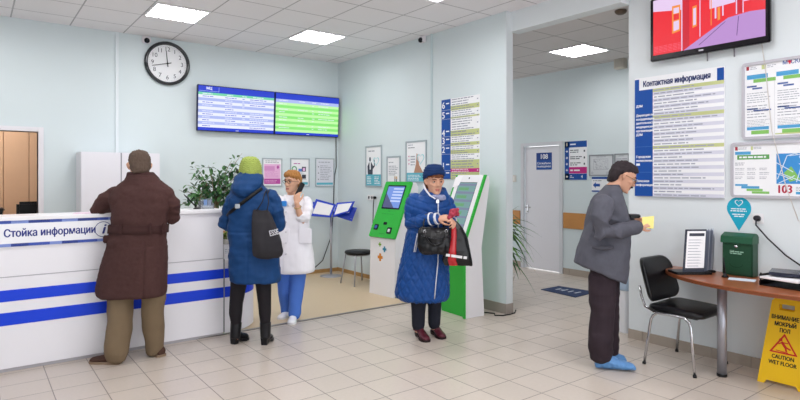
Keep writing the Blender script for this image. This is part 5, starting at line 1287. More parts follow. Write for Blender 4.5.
# ------------------------------------------------------------------ woman in the green hat, back to us
def woman_green():
    P = Person(251, 5.2, 'woman in a blue hooded parka and green knitted hat with her back turned'); q = P.q
    nav = M('parka_blue', '1b4070', .6, bump=.5, bscale=120, var=.14, vscale=20, bdist=.004, spec=.15); navd = M('parka_blue_dark', '17315f', .6, bump=.4, bscale=120)
    sh = [q(236, 198, .0), q(270, 198, .0)]; el = [q(226, 224, .03), q(277.5, 226, .04)]; wr = [q(240, 222, .27), q(262, 221, .29)]
    hm = head_matrix(q(251, 171.5, .04), (.15, .97, -.18), .95)
    hips = [q(241, 268, 0), q(261, 268, 0)]; kn = [q(236.2, 303, .0), q(264.6, 303, -.02)]; an = [q(236, 336, .01), q(265.4, 336, -.02)]
    b = body(P, hm, q(251, 188, .02), sh, el, wr, [((.5, .8, 0), (0, 0, 1), 1, .5), ((-.4, .85, 0), (0, 0, 1), -1, .5)], hips, kn, an, skin1, lipm, slim=.92, leg=.72)
    eyes(P, b, hm, M('hair_brown', '5d4433', .7))
    hair(P, b, hm, MATS['hair_brown'], ((-.11, .055, .0, -.085), (-.06, .072, .02, -.102), (0, .079, .03, -.107), (.05, .077, .06, -.104), (.09, .06, .05, -.08), (.115, .03, .02, -.045)), .005)
    # knitted hat
    kn_m = M('knit_green', 'a5b45e', .9, bump=1.0, bscale=90, var=.25, vscale=70, bdist=.006)
    mb = MB()
    P.loft(mb, [(157.0, 248, 253, .04, .03), (157.8, 244.5, 256.5, .04, .065), (160.5, 241.8, 259, .04, .09), (165, 240.2, 260.8, .04, .105), (170, 239.6, 261.4, .04, .11), (175.5, 239.8, 261.2, .04, .112), (179, 241, 260, .04, .105)], p=2.0)
    remesh(mb, .006, 2, lambda p, n: .005 * math.sin(p.z * 330 + 1.5 * math.sin(math.atan2(p.y - .04, p.x) * 16)) + .003 * nz(p, 60, 60, 60)).obj('knitted_hat', kn_m, P.root)
    # parka
    mb = MB()
    P.loft(mb, [(183, 240, 262, .03, .09), (188, 236, 266, .02, .11), (193, 232, 271, .01, .125), (199, 229.5, 274, .0, .14), (208, 228.5, 275.5, 0, .15), (218, 229, 275, 0, .152), (230, 229, 275.5, 0, .155), (240, 229, 277, 0, .16), (252, 229.3, 278.5, 0, .17), (265, 229.6, 279.3, 0, .175), (276, 230, 279.6, 0, .178), (280, 230.4, 279.4, 0, .178), (281.5, 232, 278, 0, .168)], p=2.5)
    ms = MB()
    P.limb(ms, [sh[0], q(230.5, 210, .01), el[0], q(229, 226, .12), wr[0]], [.085, .080, .070, .066, .055])
    P.limb(ms, [sh[1], q(275, 211, .01), el[1], q(273, 227, .14), wr[1]], [.085, .082, .076, .068, .055])
    def fold(p, n):
        d = .014 * nz(p, 6, 6, 9, 3) + .009 * nz(p, 13, 13, 22, 6)
        for zc in (1.035,): d -= .008 * math.exp(-((p.z - zc) / .010) ** 2)
        if n.y < -.3 and p.z < 1.0: d -= .005 * math.exp(-((p.x - .01) / .008) ** 2)
        return d
    coat = remesh(mb, .009, 3, fold).obj('parka', nav, P.root); sleeves(ms, nav, coat)
    # hood lying bunched on the shoulders
    mb = MB()
    P.loft(mb, [(172.5, 241, 260, .05, .10), (174.5, 238, 262.5, .04, .12), (179, 235, 264, .02, .14), (184, 232.6, 264, .0, .155), (189, 231.5, 262, -.02, .16), (193, 233, 259, -.03, .15), (196.5, 238, 255, -.04, .12)], p=2.2)
    remesh(mb, .008, 3, lambda p, n: .014 * nz(p, 7, 7, 14, 9) + .006 * nz(p, 18, 18, 20, 2)).obj('hood', nav, coat)
    # tights and boots
    ti = M('tights_black', '1c181d', .75, bump=.2, bscale=300)
    mb = MB()
    P.limb(mb, [q(241, 266, 0), q(238.5, 285, 0), q(236.2, 303, .0), q(235.6, 313, .0), q(236.2, 328, .02)], [.088, .074, .062, .060, .040], 16)
    P.limb(mb, [q(261, 266, 0), q(263.5, 285, -.01), q(264.6, 303, -.02), q(265, 313, -.02), q(265.4, 328, -.02)], [.088, .072, .060, .056, .040], 16)
    P.loft(mb, [(255, 232, 272, 0, .11), (272, 233, 272, 0, .11)])
    remesh(mb, .007, 2).obj('tights', ti, P.root)
    bl = M('boot_black', '16151a', .3)
    for heel, toe, pts in ((V(q(233.5, 0).x, -.03, 0), V(q(243, 0).x, .15, 0), [q(236.2, 322, .02), q(235.6, 330, .01), q(235, 338, .0)]), (V(q(265.5, 0).x, -.06, 0), V(q(267, 0).x, .14, 0), [q(265.4, 322, -.02), q(265.4, 330, -.02), q(265.5, 338, -.03)])):
        shoe(P, 'boot', heel, toe, bl, bl, .042, .125, .055, shaft_pts=(pts, [.052, .05, .046]))
    return P
PG = woman_green()
def tote_bag():
    P = PG; q = P.q
    t = empty('tote_bag', 'dark grey tote bag with pale letters on the shoulder of the parka', 'bag', P.root.location, -TH)
    m = M('bag_grey', '2d2b2f', .85, bump=.5, bscale=200, var=.12, vscale=15)
    mb = MB()
    rows = [(209.5, 253.5, 268, -.175, .012), (214, 252.5, 270.5, -.19, .025), (222, 252, 274, -.205, .045), (232, 252, 278.5, -.215, .06), (242, 252, 282, -.22, .07), (251, 252, 283.3, -.22, .07), (255.5, 252.5, 282, -.22, .06), (258, 257, 279, -.22, .04)]
    mb.rings([P.ring(*r, p=2.8) for r in rows])
    o = remesh(mb, .008, 3, lambda p, n: .012 * nz(p, 10, 10, 4, 4) + .006 * nz(p, 20, 20, 8, 1)).obj('bag_body', m, t)
    mb = MB()
    for a, b_ in ((256.5, 265), (267, 267.5)):
        mb.tube([q(a, 211, -.19), q((a + b_) / 2 + 1.5, 202, -.185), q(b_, 193, -.13), q(b_ + 1.5, 190.5, -.04), q(b_ + 2.5, 192, .06), q(b_ + 3, 200, .16)], .009, 8, flat=.5)
    mb.obj('strap', m, t)
    # pale letters across the side
    mb = MB(); c = q(274, 232.8, -.288); pl = M('bag_print', 'c9c9cf', .7)
    mb.use(pl); mt = Matrix.Translation(c) @ Matrix.Rotation(math.radians(-14), 4, 'Y') @ Matrix.Rotation(math.radians(84), 4, 'X')
    mb.text('ESSE', 0, 0, .07, 0, bold=.0015, sx=.62, mat=mt); mb.obj('lettering', None, o, normals=False)
tote_bag()
def cross_strap():
    P = PG; q = P.q
    t = empty('shoulder_bag', 'thin black cross-body strap with buckle running over the blue parka', 'bag', P.root.location, -TH)
    mb = MB(); mb.tube([q(262, 188.5, -.10), q(256, 192.5, -.145), q(250, 197, -.172), q(243, 202.3, -.168), q(236, 207.5, -.155), q(230, 212.5, -.115), q(227.5, 216, -.05), q(227.5, 221, .05)], .016, 8, flat=.3, up=(0, 1, .3)); s_ = mb.obj('strap', black, t)
    mb = MB(); c = q(237.5, 206.2, -.172); mb.box((c.x - .022, c.y - .008, c.z - .02), (c.x + .022, c.y + .004, c.z + .02), .004); o = mb.obj('buckle', chrome, s_)
    mb = MB(); mb.rings([P.ring(*r, p=3) for r in ((222, 238, 252, .215, .03), (238, 238, 252, .22, .035))]); mb.obj('pouch', black, t)
    mb = MB(); mb.tube([q(227.5, 219, .04), q(231, 224, .13), q(238, 225, .20), q(245, 225, .215)], .014, 8, flat=.3); mb.obj('strap', black, t)
cross_strap()
# ------------------------------------------------------------------ nurse on the phone
def nurse():
    P = Person(291, 6.1, 'woman in a white medical coat and blue trousers talking on a phone'); q = P.q
    wc = M('coat_white', 'f0eef4', .65, bump=.2, bscale=150); sc_ = M('scrub_blue', '4a74c8', .7, bump=.25, bscale=160)
    sh = [q(277.5, 202, .02), q(306, 202, .02)]; el = [q(273, 224, -.04), q(301.5, 221.5, -.10)]; wr = [q(274, 240, -.12), q(296.6, 203, -.185)]
    hm = head_matrix(q(292, 181.5, -.02), (-.42, -.90, -.06), .98, roll=-.06)
    hips = [q(285, 262, .02), q(300, 262, .02)]; kn = [q(284.5, 292, .02), q(296.5, 294, -.03)]; an = [q(286.3, 312, .12), q(295, 315, -.06)]
    b = body(P, hm, q(292, 198, .01), sh, el, wr, [((0, -.3, -.95), (-1, 0, 0), -1, .35), ((-.02, .20, .97), (-.35, -.93, .15), 1, .55)], hips, kn, an, skin1, lipm, slim=.95, leg=.85)
    hm_ = M('hair_ginger', 'a8743e', .7, var=.25, vscale=60)
    eyes(P, b, hm, M('brow_brown', '6b4a33', .8))
    hair(P, b, hm, hm_, ((-.07, .05, -.05, -.10), (-.045, .075, -.01, -.112), (-.01, .086, .01, -.118), (.03, .090, .045, -.12), (.052, .088, .085, -.118), (.075, .083, .096, -.110), (.10, .068, .086, -.092), (.122, .042, .05, -.055)), .009)
    mb = MB(); gl = M('glasses_dark', '3a2b28', .3)
    for s in (-1, 1):
        c = [hm @ V(s * .031 + .022 * math.cos(k * PI / 8), .100 - .2 * abs(s * .031 + .022 * math.cos(k * PI / 8)) ** 1.0 * .5, .003 + .017 * math.sin(k * PI / 8)) for k in range(17)]
        mb.tube(c, .0022, 6); mb.tube([hm @ V(s * .053, .094, .008), hm @ V(s * .078, .06, .010), hm @ V(s * .08, 0, .008)], .002, 6)
    mb.tube([hm @ V(-.009, .1, .006), hm @ V(.009, .1, .006)], .0022, 6); mb.obj('glasses', gl, P.root)
    mb = MB()
    P.loft(mb, [(194.5, 285, 298, .02, .06), (197, 281, 303, .02, .085), (200, 277, 306.5, .02, .105), (205, 274.5, 308.5, .015, .125), (212, 275, 308.5, .01, .14), (222, 276, 309, .01, .14), (232, 276.5, 309.5, .01, .135), (242, 276, 311.5, .01, .15), (252, 275.5, 313.5, .01, .165), (262, 275.5, 314.5, .01, .175), (269, 275.5, 315, .01, .18), (272, 277, 314, .01, .17)], p=2.4)
    ms = MB()
    P.limb(ms, [sh[0], q(274.5, 213, .0), el[0], q(273.5, 231, -.08)], [.082, .076, .068, .062])
    P.limb(ms, [q(306, 203, .02), q(306.2, 211, -.03), q(303.6, 219, -.08), q(301.5, 217, -.11)], [.074, .074, .070, .062])
    def fold(p, n):
        d = .007 * nz(p, 7, 7, 3, 3) + .004 * nz(p, 15, 15, 15, 2)
        if n.y < -.2 and p.z < 1.35: d -= .006 * math.exp(-((p.x + .06) / .008) ** 2)
        return d
    coat = remesh(mb, .009, 3, fold).obj('medical_coat', wc, P.root); sleeves(ms, wc, coat)
    # open neck with collar
    mb = MB(); mb.tube([q(284.5, 196, -.02), q(285.5, 200, -.085), q(289, 206, -.12)], [.02, .028, .012], 8, flat=.4, up=(0, 1, .4)); mb.obj('lapel', wc, coat)
    mb = MB(); mb.tube([q(298.5, 196, -.02), q(297, 200, -.085), q(292, 206, -.12)], [.02, .028, .012], 8, flat=.4, up=(0, 1, .4)); mb.obj('lapel', wc, coat)
    mb = MB(); c = q(283, 203.8, -.128); mb.box((c.x - .042, c.y - .008, c.z - .028), (c.x + .040, c.y + .004, c.z + .030), .005); mb.obj('name_badge', M('badge_blue', '3a8ad8', .4), coat)
    for px, py in ((284, 235), (306, 235)):
        c = q(px, py, -.128); mb = MB(); mb.box((c.x - .075, c.y - .012, c.z - .09), (c.x + .06, c.y + .012, c.z + .07), .008); mb.obj('pocket', wc, coat)
    for py in (212, 222, 232, 243, 254):
        c = q(286, py, -.14 if py < 235 else -.158); mb = MB(); mb.ball(c, (.009, .005, .009), 10, 6); mb.obj('button', M('button_pearl', 'd3d0d8', .3), coat)
    mb = MB()
    P.limb(mb, [q(284.5, 262, .02), q(284, 278, .02), q(284.8, 292, .04), q(286, 305, .10), q(286.4, 311, .115)], [.092, .085, .072, .062, .062], 18)
    P.limb(mb, [q(299, 262, .02), q(297.5, 278, .0), q(296.3, 292, -.03), q(294.8, 308, -.06), q(294.6, 314, -.065)], [.090, .086, .076, .070, .070], 18)
    P.loft(mb, [(250, 279, 312, .01, .12), (268, 277.5, 311, .01, .12)])
    remesh(mb, .008, 3, lambda p, n: .009 * nz(p, 8, 8, 3, 4) + .005 * nz(p, 14, 14, 10, 1)).obj('trousers', sc_, P.root)
    ws = M('shoe_white', 'efeef2', .4)
    shoe(P, 'shoe', (q(288, 0).x, .16, .004), (q(280, 0).x, -.04, .004), ws, M('sole_white', 'd8d6da', .5), .045, .085)
    shoe(P, 'shoe', (q(294.3, 0).x, -.02, 0), (q(295.5, 0).x, -.24, 0), ws, MATS['sole_white'], .046, .085)
    mb = MB(); w = wr[1]; ax = (el[1] - w).normalized(); c = w + ax * .05; x = ax.orthogonal().normalized(); y = ax.cross(x)
    mb.tube([c + x * .036 * math.cos(k * PI / 10) + y * .036 * math.sin(k * PI / 10) for k in range(21)], .005, 6); mb.obj('bracelet', M('bracelet_gold', 'b79a5e', .3, .8), P.root)
    t = empty('mobile_phone', 'black phone held to the ear of the woman in the white coat', 'phone', P.root.location, -TH)
    a, e = q(296.3, 197, -.150), q(303.0, 183, -.085); d = (e - a).normalized(); n_ = V(.55, -.8, .2); s_ = d.cross(n_).normalized(); n_ = s_.cross(d)
    m = Matrix((s_, d, n_)).transposed().to_4x4(); m.translation = (a + e) / 2
    L = (e - a).length / 2; mb = MB(); mb.prism(rrect(-.026, -L, .026, L, .012), -.008, .008, mat=m, bev=.003); mb.obj('phone_body', black, t)
    mb = MB(); mb.prism(rrect(-.021, -L + .01, .021, L - .01, .008), -.0095, -.0078, mat=m); mb.obj('phone_screen', M('phone_glass', '22242c', .1), t)
nurse()
# ------------------------------------------------------------------ woman in quilted blue
def woman_quilt():
    P = Person(429, 5.4, 'woman in a long quilted blue coat and blue hat standing with two bags'); q = P.q
    bl = M('quilt_blue', '1f4888', .32, bump=.35, bscale=60, var=.1, vscale=16, bdist=.004, spec=.15); bld = M('hat_blue', '1e3663', .8, bump=.7, bscale=150, bdist=.004, spec=.15)
    sh = [q(415, 201, .02), q(446, 202, .04)]; el = [q(411.5, 223, -.02), q(451.5, 222, .0)]; wr = [q(438, 218.5, -.23), q(450, 219.5, -.20)]
    hm = head_matrix(q(434.6, 181.6, -.02), (.30, -.94, -.08), .99, wide=1.10)
    hips = [q(420, 280, .02), q(436, 280, .02)]; kn = [q(419, 308, .0), q(434.5, 307, .03)]; an = [q(418.5, 329, .0), q(434.5, 326, .06)]
    b = body(P, hm, q(433, 197, .0), sh, el, wr, [((.85, -.35, .12), (-.2, -.65, .7), 1, .55), ((.25, -.75, -.1), (.75, -.2, .6), -1, .75)], hips, kn, an, skin2, lipm, slim=.95, leg=.85)
    au = M('hair_auburn', '6e4028', .7, var=.3, vscale=60)
    eyes(P, b, hm, M('brow_auburn', '5a3a28', .8))
    hair(P, b, hm, au, ((-.075, .055, -.02, -.095), (-.04, .078, .012, -.108), (0, .084, .03, -.113), (.032, .083, .05, -.113), (.045, .082, .092, -.112), (.068, .078, .092, -.108), (.09, .06, .06, -.08)), .008)
    # hat
    mb = MB()
    fx, fy = .35, -.94
    def hat_ring(r, k):
        c = P.q((r[1] + r[2]) / 2, r[0], r[3])
        return [v + V(0, 0, k * ((v.x - c.x) * fx + (v.y - c.y) * fy)) for v in P.ring(*r, p=2.05)]
    mb.rings([hat_ring(r, k) for r, k in (((163.6, 432, 436, -.02, .02), 0), ((164.2, 429, 439, -.02, .05), .02), ((165.6, 426.5, 441.3, -.02, .075), .05), ((168, 424.4, 443.4, -.02, .095), .1), ((171.5, 423, 444.6, -.02, .108), .18), ((175, 422.5, 445, -.02, .113), .28), ((178, 422.8, 444.6, -.02, .113), .36))])
    remesh(mb, .007, 2, lambda p, n: .0035 * math.sin(p.z * 260 + 3 * p.x)).obj('knitted_hat', bld, P.root)
    # coat
    mb = MB()
    rows = [(192, 423, 447, .01, .085), (195.5, 418, 449, .015, .105), (200, 412, 450.5, .02, .125), (206, 409, 451.5, .02, .14), (214, 408.5, 451.5, .02, .145), (224, 408, 450.5, .02, .15), (236, 405.5, 450, .02, .155), (248, 403, 449.7, .02, .165), (260, 400.5, 449.6, .02, .18), (272, 397.8, 449.5, .02, .19), (284, 395.8, 449.5, .02, .20), (293, 394.5, 449.5, .02, .205), (297, 396, 449, .02, .20), (300, 403, 446, .02, .18)]
    P.loft(mb, rows, p=2.5)
    ms = MB()
    P.limb(ms, [sh[0], q(411.5, 211, .0), el[0], q(421, 221.5, -.13), q(434.5, 218.7, -.215)], [.085, .080, .076, .068, .056])
    P.limb(ms, [sh[1], q(450, 211, .02), el[1], q(451.5, 221.5, -.09), q(450.5, 220.5, -.15)], [.078, .068, .058, .054, .05])
    def quilt(p, n):
        th = math.atan2(p.x, -(p.y - .02)) * .26
        if p.z < 1.0:
            a, c = (th + p.z * .62) / .082, (th - p.z * .62) / .082
            d = min(abs(a - round(a)), abs(c - round(c))); r = -.010 * math.exp(-(d / .12) ** 2)
        else:
            c = (p.z - .35 * abs(p.x)) / .075; r = -.007 * math.exp(-((c - round(c)) / .12) ** 2)
        return r + .007 * nz(p, 9, 9, 9, 2) + .006 * nz(p, 24, 24, 24, 5)
    coat = remesh(mb, .0078, 2, quilt).obj('quilted_coat', bl, P.root); sleeves(ms, bl, coat, quilt, .0075)
    wp = M('piping_white', 'dfdfe8', .6)
    # stand-up collar with pale piping, scarf
    mb = MB(); mb.rings([[v + V(0, 0, k * min(0, v.y - .01)) for v in P.ring(*r, p=2.2)] for r, k in (((187.5, 424.5, 445.5, .0, .10), .75), ((190, 422.5, 447, .0, .108), .65), ((196, 418, 449.5, .01, .118), .3), ((200, 416.5, 449.5, .01, .118), .1))])
    col = remesh(mb, .008, 2, lambda p, n: .008 * nz(p, 12, 12, 12, 3)).obj('collar', bl, coat)
    mb = MB(); mb.tube([q(423.4, 184, -.03), q(425.5, 189.5, -.092), q(430, 195.5, -.125), q(435.5, 199, -.135)], [.009, .010, .010, .007], 8, flat=.5); mb.obj('piping', wp, coat)
    mb = MB(); P.loft(mb, [(194.5, 431, 445, -.03, .075), (196.5, 430, 446.5, -.035, .092), (200, 434, 446, -.04, .092)], p=2.1); remesh(mb, .007, 2, lambda p, n: .006 * nz(p, 22, 22, 22)).obj('scarf', M('scarf_striped', '8f93b2', .8, bump=.6, bscale=120, var=.5, vscale=35), P.root)
    mb = MB(); mb.tube([q(438, 199, -.128), q(438.3, 215, -.13), q(438.3, 240, -.142), q(438, 262, -.170), q(436, 282, -.187), q(434.5, 299, -.178)], .005, 6); mb.obj('zip', wp, coat)
    mb = MB(); c = q(437.6, 201.5, -.134); mb.box((c.x - .014, c.y - .01, c.z - .016), (c.x + .014, c.y + .006, c.z + .016), .004); mb.obj('clasp', chrome, coat)
    mb = MB(); mb.tube([q(417.5, 233.5, -.145), q(416, 241, -.145), q(414, 252, -.152)], .006, 6); mb.tube([q(419, 234, -.145), q(417.7, 241, -.146), q(415.5, 252, -.154)], .004, 6); mb.obj('pocket_piping', wp, coat)
    # sleeve stripe and pale cuff
    def cuff(px, py, v, r, w, name):
        c = q(px, py, v); ax = (q(440, 218.4, -.24) - q(421, 221.5, -.13)).normalized(); x = ax.orthogonal().normalized(); y = ax.cross(x)
        mb = MB(); prof = [(r - .004, -w), (r + .003, -w), (r + .003, w), (r - .004, w)]
        mb.rings([[c + ax * b_ + (x * math.cos(k * PI / 12) + y * math.sin(k * PI / 12)) * a for k in range(24)] for a, b_ in prof + [prof[0]]], cap=False); mb.obj(name, wp, coat)
    cuff(431.5, 219.3, -.197, .062, .007, 'sleeve_stripe'); cuff(437.2, 218.6, -.228, .052, .012, 'cuff')
    # trousers and ankle boots
    dk = M('trouser_navy', '1d1f2b', .8, bump=.2, bscale=200)
    mb = MB()
    P.limb(mb, [q(419.5, 282, .02), q(418.6, 300, .01), q(418.2, 314, .0), q(418.2, 325.5, .0)], [.085, .078, .068, .062], 18)
    P.limb(mb, [q(436, 282, .02), q(434.6, 300, .03), q(434.4, 314, .05), q(434.3, 323.5, .055)], [.082, .070, .064, .060], 18)
    P.loft(mb, [(268, 408, 446, .02, .12), (290, 410, 444, .02, .12)])
    remesh(mb, .008, 3, lambda p, n: .005 * nz(p, 9, 9, 6, 4)).obj('trousers', dk, P.root)
    bu = M('leather_burgundy', '54202c', .3, var=.15, vscale=20)
    shoe(P, 'ankle_boot', (q(418, 0).x, .06, 0), (q(426.5, 0).x, -.17, 0), bu, M('sole_dark', '2a1a1c', .6), .046, .105, .025, shaft_pts=([q(418.2, 321, .0), q(418.3, 330, .0)], [.05, .052]))
    shoe(P, 'ankle_boot', (q(434, 0).x, .13, 0), (q(443, 0).x, -.07, 0), bu, MATS['sole_dark'], .046, .105, .025, shaft_pts=([q(434.3, 319, .055), q(434.3, 327, .06)], [.048, .05]))
    return P
PQ = woman_quilt()
def handbag():
    P = PQ; q = P.q
    t = empty('handbag', 'soft black leather handbag hanging from the forearm of the quilted coat', 'bag', P.root.location, -TH)
    m = M('bag_leather', '0e0d11', .28, bump=.3, bscale=60, var=.2, vscale=20, spec=.35)
    mb = MB()
    rows = [(227.5, 421, 447, -.245, .02), (231, 419, 450, -.25, .045), (238, 417.5, 452.5, -.255, .068), (246, 417.5, 453, -.255, .075), (251, 419, 452, -.255, .07), (254, 423, 448, -.255, .05)]
    mb.rings([P.ring(*r, p=2.7) for r in rows])
    o = remesh(mb, .007, 3, lambda p, n: .011 * nz(p, 14, 14, 9, 4) + .006 * nz(p, 30, 30, 20, 1)).obj('bag_body', m, t)
    mb = MB(); mb.tube([q(424.5, 232, -.32), q(426, 238, -.335), q(430, 243.5, -.345), q(436, 245.5, -.35), q(442, 243, -.345), q(445.5, 237, -.335), q(446.5, 231, -.32)], .007, 8); mb.obj('handle', m, t)
    mb = MB(); mb.tube([q(424, 230, -.25), q(423.5, 223, -.24), q(426, 214.5, -.19), q(430, 213, -.14), q(433.5, 216, -.13), q(443, 224, -.2), q(445, 230, -.25)], .007, 8); mb.obj('handle', m, t)
    for px, py in ((424.5, 231.5), (446.3, 231)):
        mb = MB(); c = q(px, py, -.322); mb.tube([c + V(.012 * math.cos(k * PI / 8), 0, .012 * math.sin(k * PI / 8)) for k in range(17)], .0025, 6); mb.obj('ring', chrome, t)
    mb = MB(); mb.tube([q(421, 236, -.315), q(435, 239, -.335), q(450, 236, -.318)], .0035, 6); mb.obj('seam', M('bag_seam', '2c2b31', .3), o)
    mb = MB(); mb.box(tuple(q(452.5, 233, -.27) - V(.008, .008, .02)), tuple(q(452.5, 233, -.27) + V(.008, .008, .02)), .003); mb.obj('fitting', chrome, t)
handbag()
def shopping_bag():
    P = PQ; q = P.q
    t = empty('shopping_bag', 'glossy black and red carrier bag hanging from her hands', 'bag', P.root.location, -TH)
    m = M('bag_black_gloss', '0f0e11', .25, bump=.3, bscale=30, spec=.4); r_ = M('bag_red_gloss', 'b3161f', .2, coat=.3)
    def strip(fr0, fr1, mat, mt_name, lift=0):
        mb = MB(); rs = []
        for (py, xl, xr, v, hd) in ((221, 450.5, 457, -.245, .012), (228, 449, 463.5, -.255, .03), (238, 447, 467.5, -.26, .045), (250, 444, 470, -.262, .05), (260, 442, 472, -.262, .042), (266, 444.5, 472.6, -.262, .012)):
            rs.append([p for p in P.ring(py, xl + (xr - xl) * fr0, xl + (xr - xl) * fr1, v - lift, hd, p=2.4)])
        mb.rings(rs); return remesh(mb, .007, 2, lambda p, n: .008 * nz(p, 16, 16, 7, 4)).obj(mt_name, mat, t)
    o = strip(0, 1, m, 'bag_body'); strip(.16, .50, r_, 'red_panel', .012)
    mb = MB(); mb.tube([q(450.5, 222, -.245), q(450, 218, -.24), q(452, 216.5, -.235)], .006, 6); mb.tube([q(457, 222, -.245), q(456, 218, -.24), q(453, 216.5, -.235)], .006, 6); mb.obj('handle', M('bag_handle', 'c9c4cc', .4), t)
    mb = MB(); c = q(457, 256.5, -.325); mb.use(M('bag_white', 'e2e0e2', .5)); mt = Matrix.Translation(c) @ Matrix.Rotation(math.radians(8), 4, 'Y') @ Matrix.Rotation(math.radians(92), 4, 'X')
    mb.lines(-.10, -.016, .09, .016, 1, 0, .75, .02)
    for v in mb.bm.verts: v.co = mt @ v.co
    mb.obj('print', None, o, normals=False)
    g = empty('red_purse', 'small crumpled red purse held in both hands of the quilted coat woman', 'purse', P.root.location, -TH)
    mb = MB(); mb.tube([q(449, 218, -.265), q(452, 214.5, -.26), q(455, 211.5, -.25), q(457.5, 209.8, -.24)], [.02, .03, .034, .018], 12, round_ends=True); mb.ball(q(457, 214, -.25), (.026, .02, .022)); mb.ball(q(451.5, 211, -.25), (.02, .018, .02))
    remesh(mb, .005, 1, lambda p, n: .009 * nz(p, 45, 45, 45, 3)).obj('purse_body', M('purse_red', 'a33246', .5, var=.5, vscale=60), g)
shopping_bag()
# ------------------------------------------------------------------ man in the grey jacket
def man_grey():
    P = Person(606, 4.6, 'man in a grey jacket and blue shoe covers reading a yellow slip of paper'); q = P.q
    gj = M('jacket_grey', '53535d', .7, bump=.5, bscale=260, var=.1, vscale=50); gjd = M('jacket_grey_dark', '46464f', .75, bump=.4, bscale=260)
    sh = [q(602, 205, -.17), q(613, 203, .17)]; el = [q(601.5, 232, -.20), q(614, 232, .19)]; wr = [q(637.5, 226.5, -.13), q(632.5, 220, .06)]
    hm = head_matrix(q(623.5, 176.5, .0), (.86, -.16, -.42))
    hips = [q(601, 285, -.08), q(604, 285, .09)]; kn = [q(601.5, 320, -.08), q(606, 318, .09)]; an = [q(600, 354, -.09), q(610, 350, .10)]
    b = body(P, hm, q(611, 191, .0), sh, el, wr, [((.88, .2, .30), (-.15, -.75, .6), 1, .60), ((.9, -.1, .1), (0, .3, .95), -1, .7)], hips, kn, an, skin2, lipm, voxel=.0055, leg=.8)
    dh = M('hair_dark', '2b2226', .7, var=.3, vscale=70)
    eyes(P, b, hm, M('brow_dark', '2f2526', .8))
    hair(P, b, hm, dh, ((-.085, .05, -.06, -.098), (-.06, .066, -.035, -.108), (-.03, .076, -.022, -.114), (0, .080, -.015, -.118), (.03, .083, .03, -.12), (.05, .083, .068, -.118), (.07, .080, .092, -.112), (.09, .070, .090, -.098), (.110, .05, .066, -.074), (.124, .025, .025, -.04)), .006)
    mb = MB(); mb.tube([hm @ V(-.026, .085, -.062), hm @ V(-.012, .0955, -.053), hm @ V(0, .099, -.051), hm @ V(.012, .0955, -.053), hm @ V(.026, .085, -.062)], [.004, .0075, .008, .0075, .004], 8); mb.obj('moustache', dh, b)
    mb = MB(); gl = M('glasses_gold', '8a6f3f', .25, .6)
    for s in (-1, 1):
        mb.tube([hm @ V(s * .031 + .022 * math.cos(k * PI / 8), .101 - .1 * abs(s * .031 + .022 * math.cos(k * PI / 8)), -.004 + .017 * math.sin(k * PI / 8)) for k in range(17)], .002, 6)
        mb.tube([hm @ V(s * .053, .095, .004), hm @ V(s * .078, .05, .008), hm @ V(s * .079, -.005, .010)], .002, 6)
    mb.tube([hm @ V(-.009, .1, .0), hm @ V(.009, .1, .0)], .002, 6); mb.obj('glasses', gl, P.root)
    # jacket in profile: back at the left, lapels at the right
    mb = MB()
    mb.rings([P.ring(*r, p=2.3) for r in ((186, 606, 617.5, 0, 0.085), (190, 601.5, 619, 0, 0.130), (195, 596.5, 620.5, 0, 0.140), (201, 592.5, 622.5, 0, 0.164), (209, 590, 625, 0, 0.172), (219, 587.5, 628, 0, 0.168), (230, 584.5, 629.5, 0, 0.164), (241, 581, 629, 0, 0.180), (252, 578, 628, 0, 0.202), (262, 576, 626.8, 0, 0.206))]
        + [[v + V(0, 0, -k * v.x) for v in P.ring(*r, p=2.3)] for k, r in ((.16, (268, 575.2, 626.2, 0, .205)), (.36, (273.5, 575.8, 624.6, 0, .205)), (.42, (276, 577.5, 623.6, 0, .195)))])
    ms = MB()
    P.limb(ms, [sh[0] + V(0, -.02, 0), q(600.5, 217, -.225), el[0] + V(0, -.02, 0), q(617, 231, -.22), q(636, 227, -.145)], [.088, .080, .076, .066, .052], 18)
    P.limb(ms, [sh[1], q(613, 217, .20), el[1], q(624, 226, .14), q(631, 221, .075)], [.08, .076, .07, .06, .05], 18)
    def fold(p, n):
        d = .009 * nz(p, 6, 6, 4, 3) + .007 * nz(p, 15, 15, 15, 2)
        e = (p - el[0]).length
        if e < .24 and p.y < -.1: d += .017 * (1 - e / .24) * (1 - 2 * abs(math.sin(26 * (p.z + .8 * p.x) + 1.5 * nz(p, 8, 8, 8))) ** .6)
        if p.z < 1.15 and p.y < -.05 and abs(p.z - .98) < .2: d -= .004 * math.exp(-((p.x + .06 + .25 * (p.z - .9)) / .008) ** 2)
        return d
    jk = remesh(mb, .009, 2, fold).obj('jacket', gj, P.root); sleeves(ms, gj, jk, fold)
    # collar, lapel, pocket flap, buttons
    mb = MB(); P.loft(mb, [(184.5, 607, 618, 0, .078), (187, 604.5, 619.5, 0, .095), (192, 601, 621, 0, .125), (194, 601, 621, 0, .125)], p=2.1); remesh(mb, .007, 2).obj('collar', gjd, jk)
    mb = MB(); mb.tube([q(617, 191, -.10), q(620, 198, -.105), q(624, 208, -.095), q(628, 220, -.07), q(630, 228, -.05)], [.018, .034, .036, .024, .008], 10, flat=.35, up=(.5, -1, 0)); mb.obj('lapel', gjd, jk)
    mb = MB(); mb.tube([q(618, 190.5, -.045), q(622, 200, -.04), q(626, 212, -.03), q(628.6, 221, -.02)], [.03, .034, .028, .012], 10, flat=.6, up=(1, -.3, 0)); mb.obj('shirt', M('shirt_blue', '2f4a86', .6), P.root)
    mb = MB(); mb.tube([q(592, 247, -.205), q(602, 248.5, -.217), q(613.5, 247, -.208)], [.012, .018, .012], 8, flat=.4, up=(0, -1, 0)); mb.obj('pocket_flap', gjd, jk)
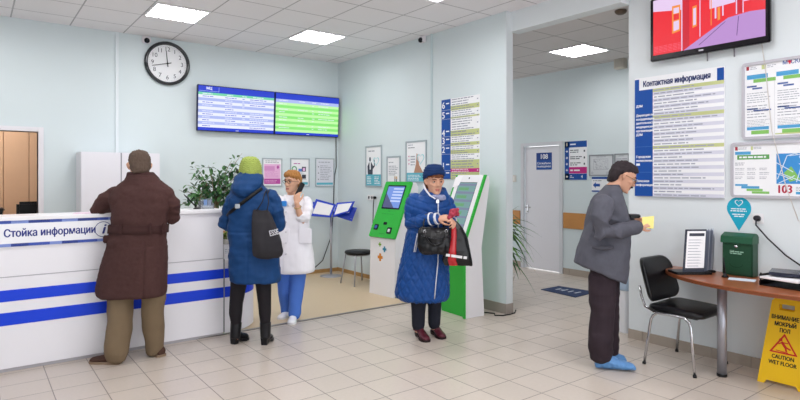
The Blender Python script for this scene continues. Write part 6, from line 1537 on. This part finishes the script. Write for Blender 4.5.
    for px, py, v in ((626.5, 240, -.085), (625.5, 255, -.09)):
        mb = MB(); mb.ball(q(px, py, v), .011, 10, 8); mb.obj('button', black, jk)
    # trousers
    bt = M('trouser_dark', '30252c', .85, bump=.4, bscale=150, var=.15, vscale=14)
    mb = MB()
    P.limb(mb, [q(603, 276, -.065), q(602.5, 295, -.075), q(601.5, 318, -.08), q(600.5, 340, -.09), q(600.5, 352, -.09)], [.110, .108, .098, .096, .094], 20)
    P.limb(mb, [q(606, 276, .07), q(607, 295, .08), q(607, 318, .09), q(608, 338, .10), q(608.5, 347, .10)], [.108, .103, .095, .090, .086], 20)
    P.loft(mb, [(258, 591, 619, 0, .14), (280, 592, 619, 0, .15)])
    remesh(mb, .008, 3, lambda p, n: .011 * nz(p, 8, 8, 7, 4) + .009 * nz(p, 5, 5, 18, 1) * (1 if p.z < .3 or .42 < p.z < .6 else .35) + .005 * nz(p, 16, 16, 5, 6)).obj('trousers', bt, P.root)
    cv = M('shoe_cover_blue', '5f8fc4', .35, bump=.6, bscale=60, var=.15, vscale=40)
    shoe(P, 'shoe_cover', (q(592, 0).x, -.075, 0), (q(628, 0).x, -.145, 0), cv, None, .056, .125, cover=True)
    shoe(P, 'shoe_cover', (q(600, 0).x, .115, 0), (q(629, 0).x, .06, 0), cv, None, .054, .12, cover=True)
    t = empty('paper_slip', 'yellow slip of paper in the hands of the man in the grey jacket', 'paper', P.root.location, -TH)
    A, B, C_, D = q(642, 217, -.12), q(654, 216, -.09), q(653.5, 228.5, -.12), q(642.5, 228, -.15)
    nrm = (B - A).cross(D - A).normalized() * .0012
    mb = MB(); mb.rings([[p - nrm for p in (A, B, C_, D)], [p + nrm for p in (A, B, C_, D)]], smooth=False); mb.obj('sheet', M('paper_yellow', 'eee08a', .6), t)
    t = empty('wallet', 'small black wallet in the far hand of the man in the grey jacket', 'wallet', P.root.location, -TH)
    mb = MB(); c = q(633.5, 216.3, -.02); mb.box((c.x - .045, c.y - .05, c.z - .014), (c.x + .04, c.y + .05, c.z + .018), .008); mb.obj('case', black, t)
man_grey()
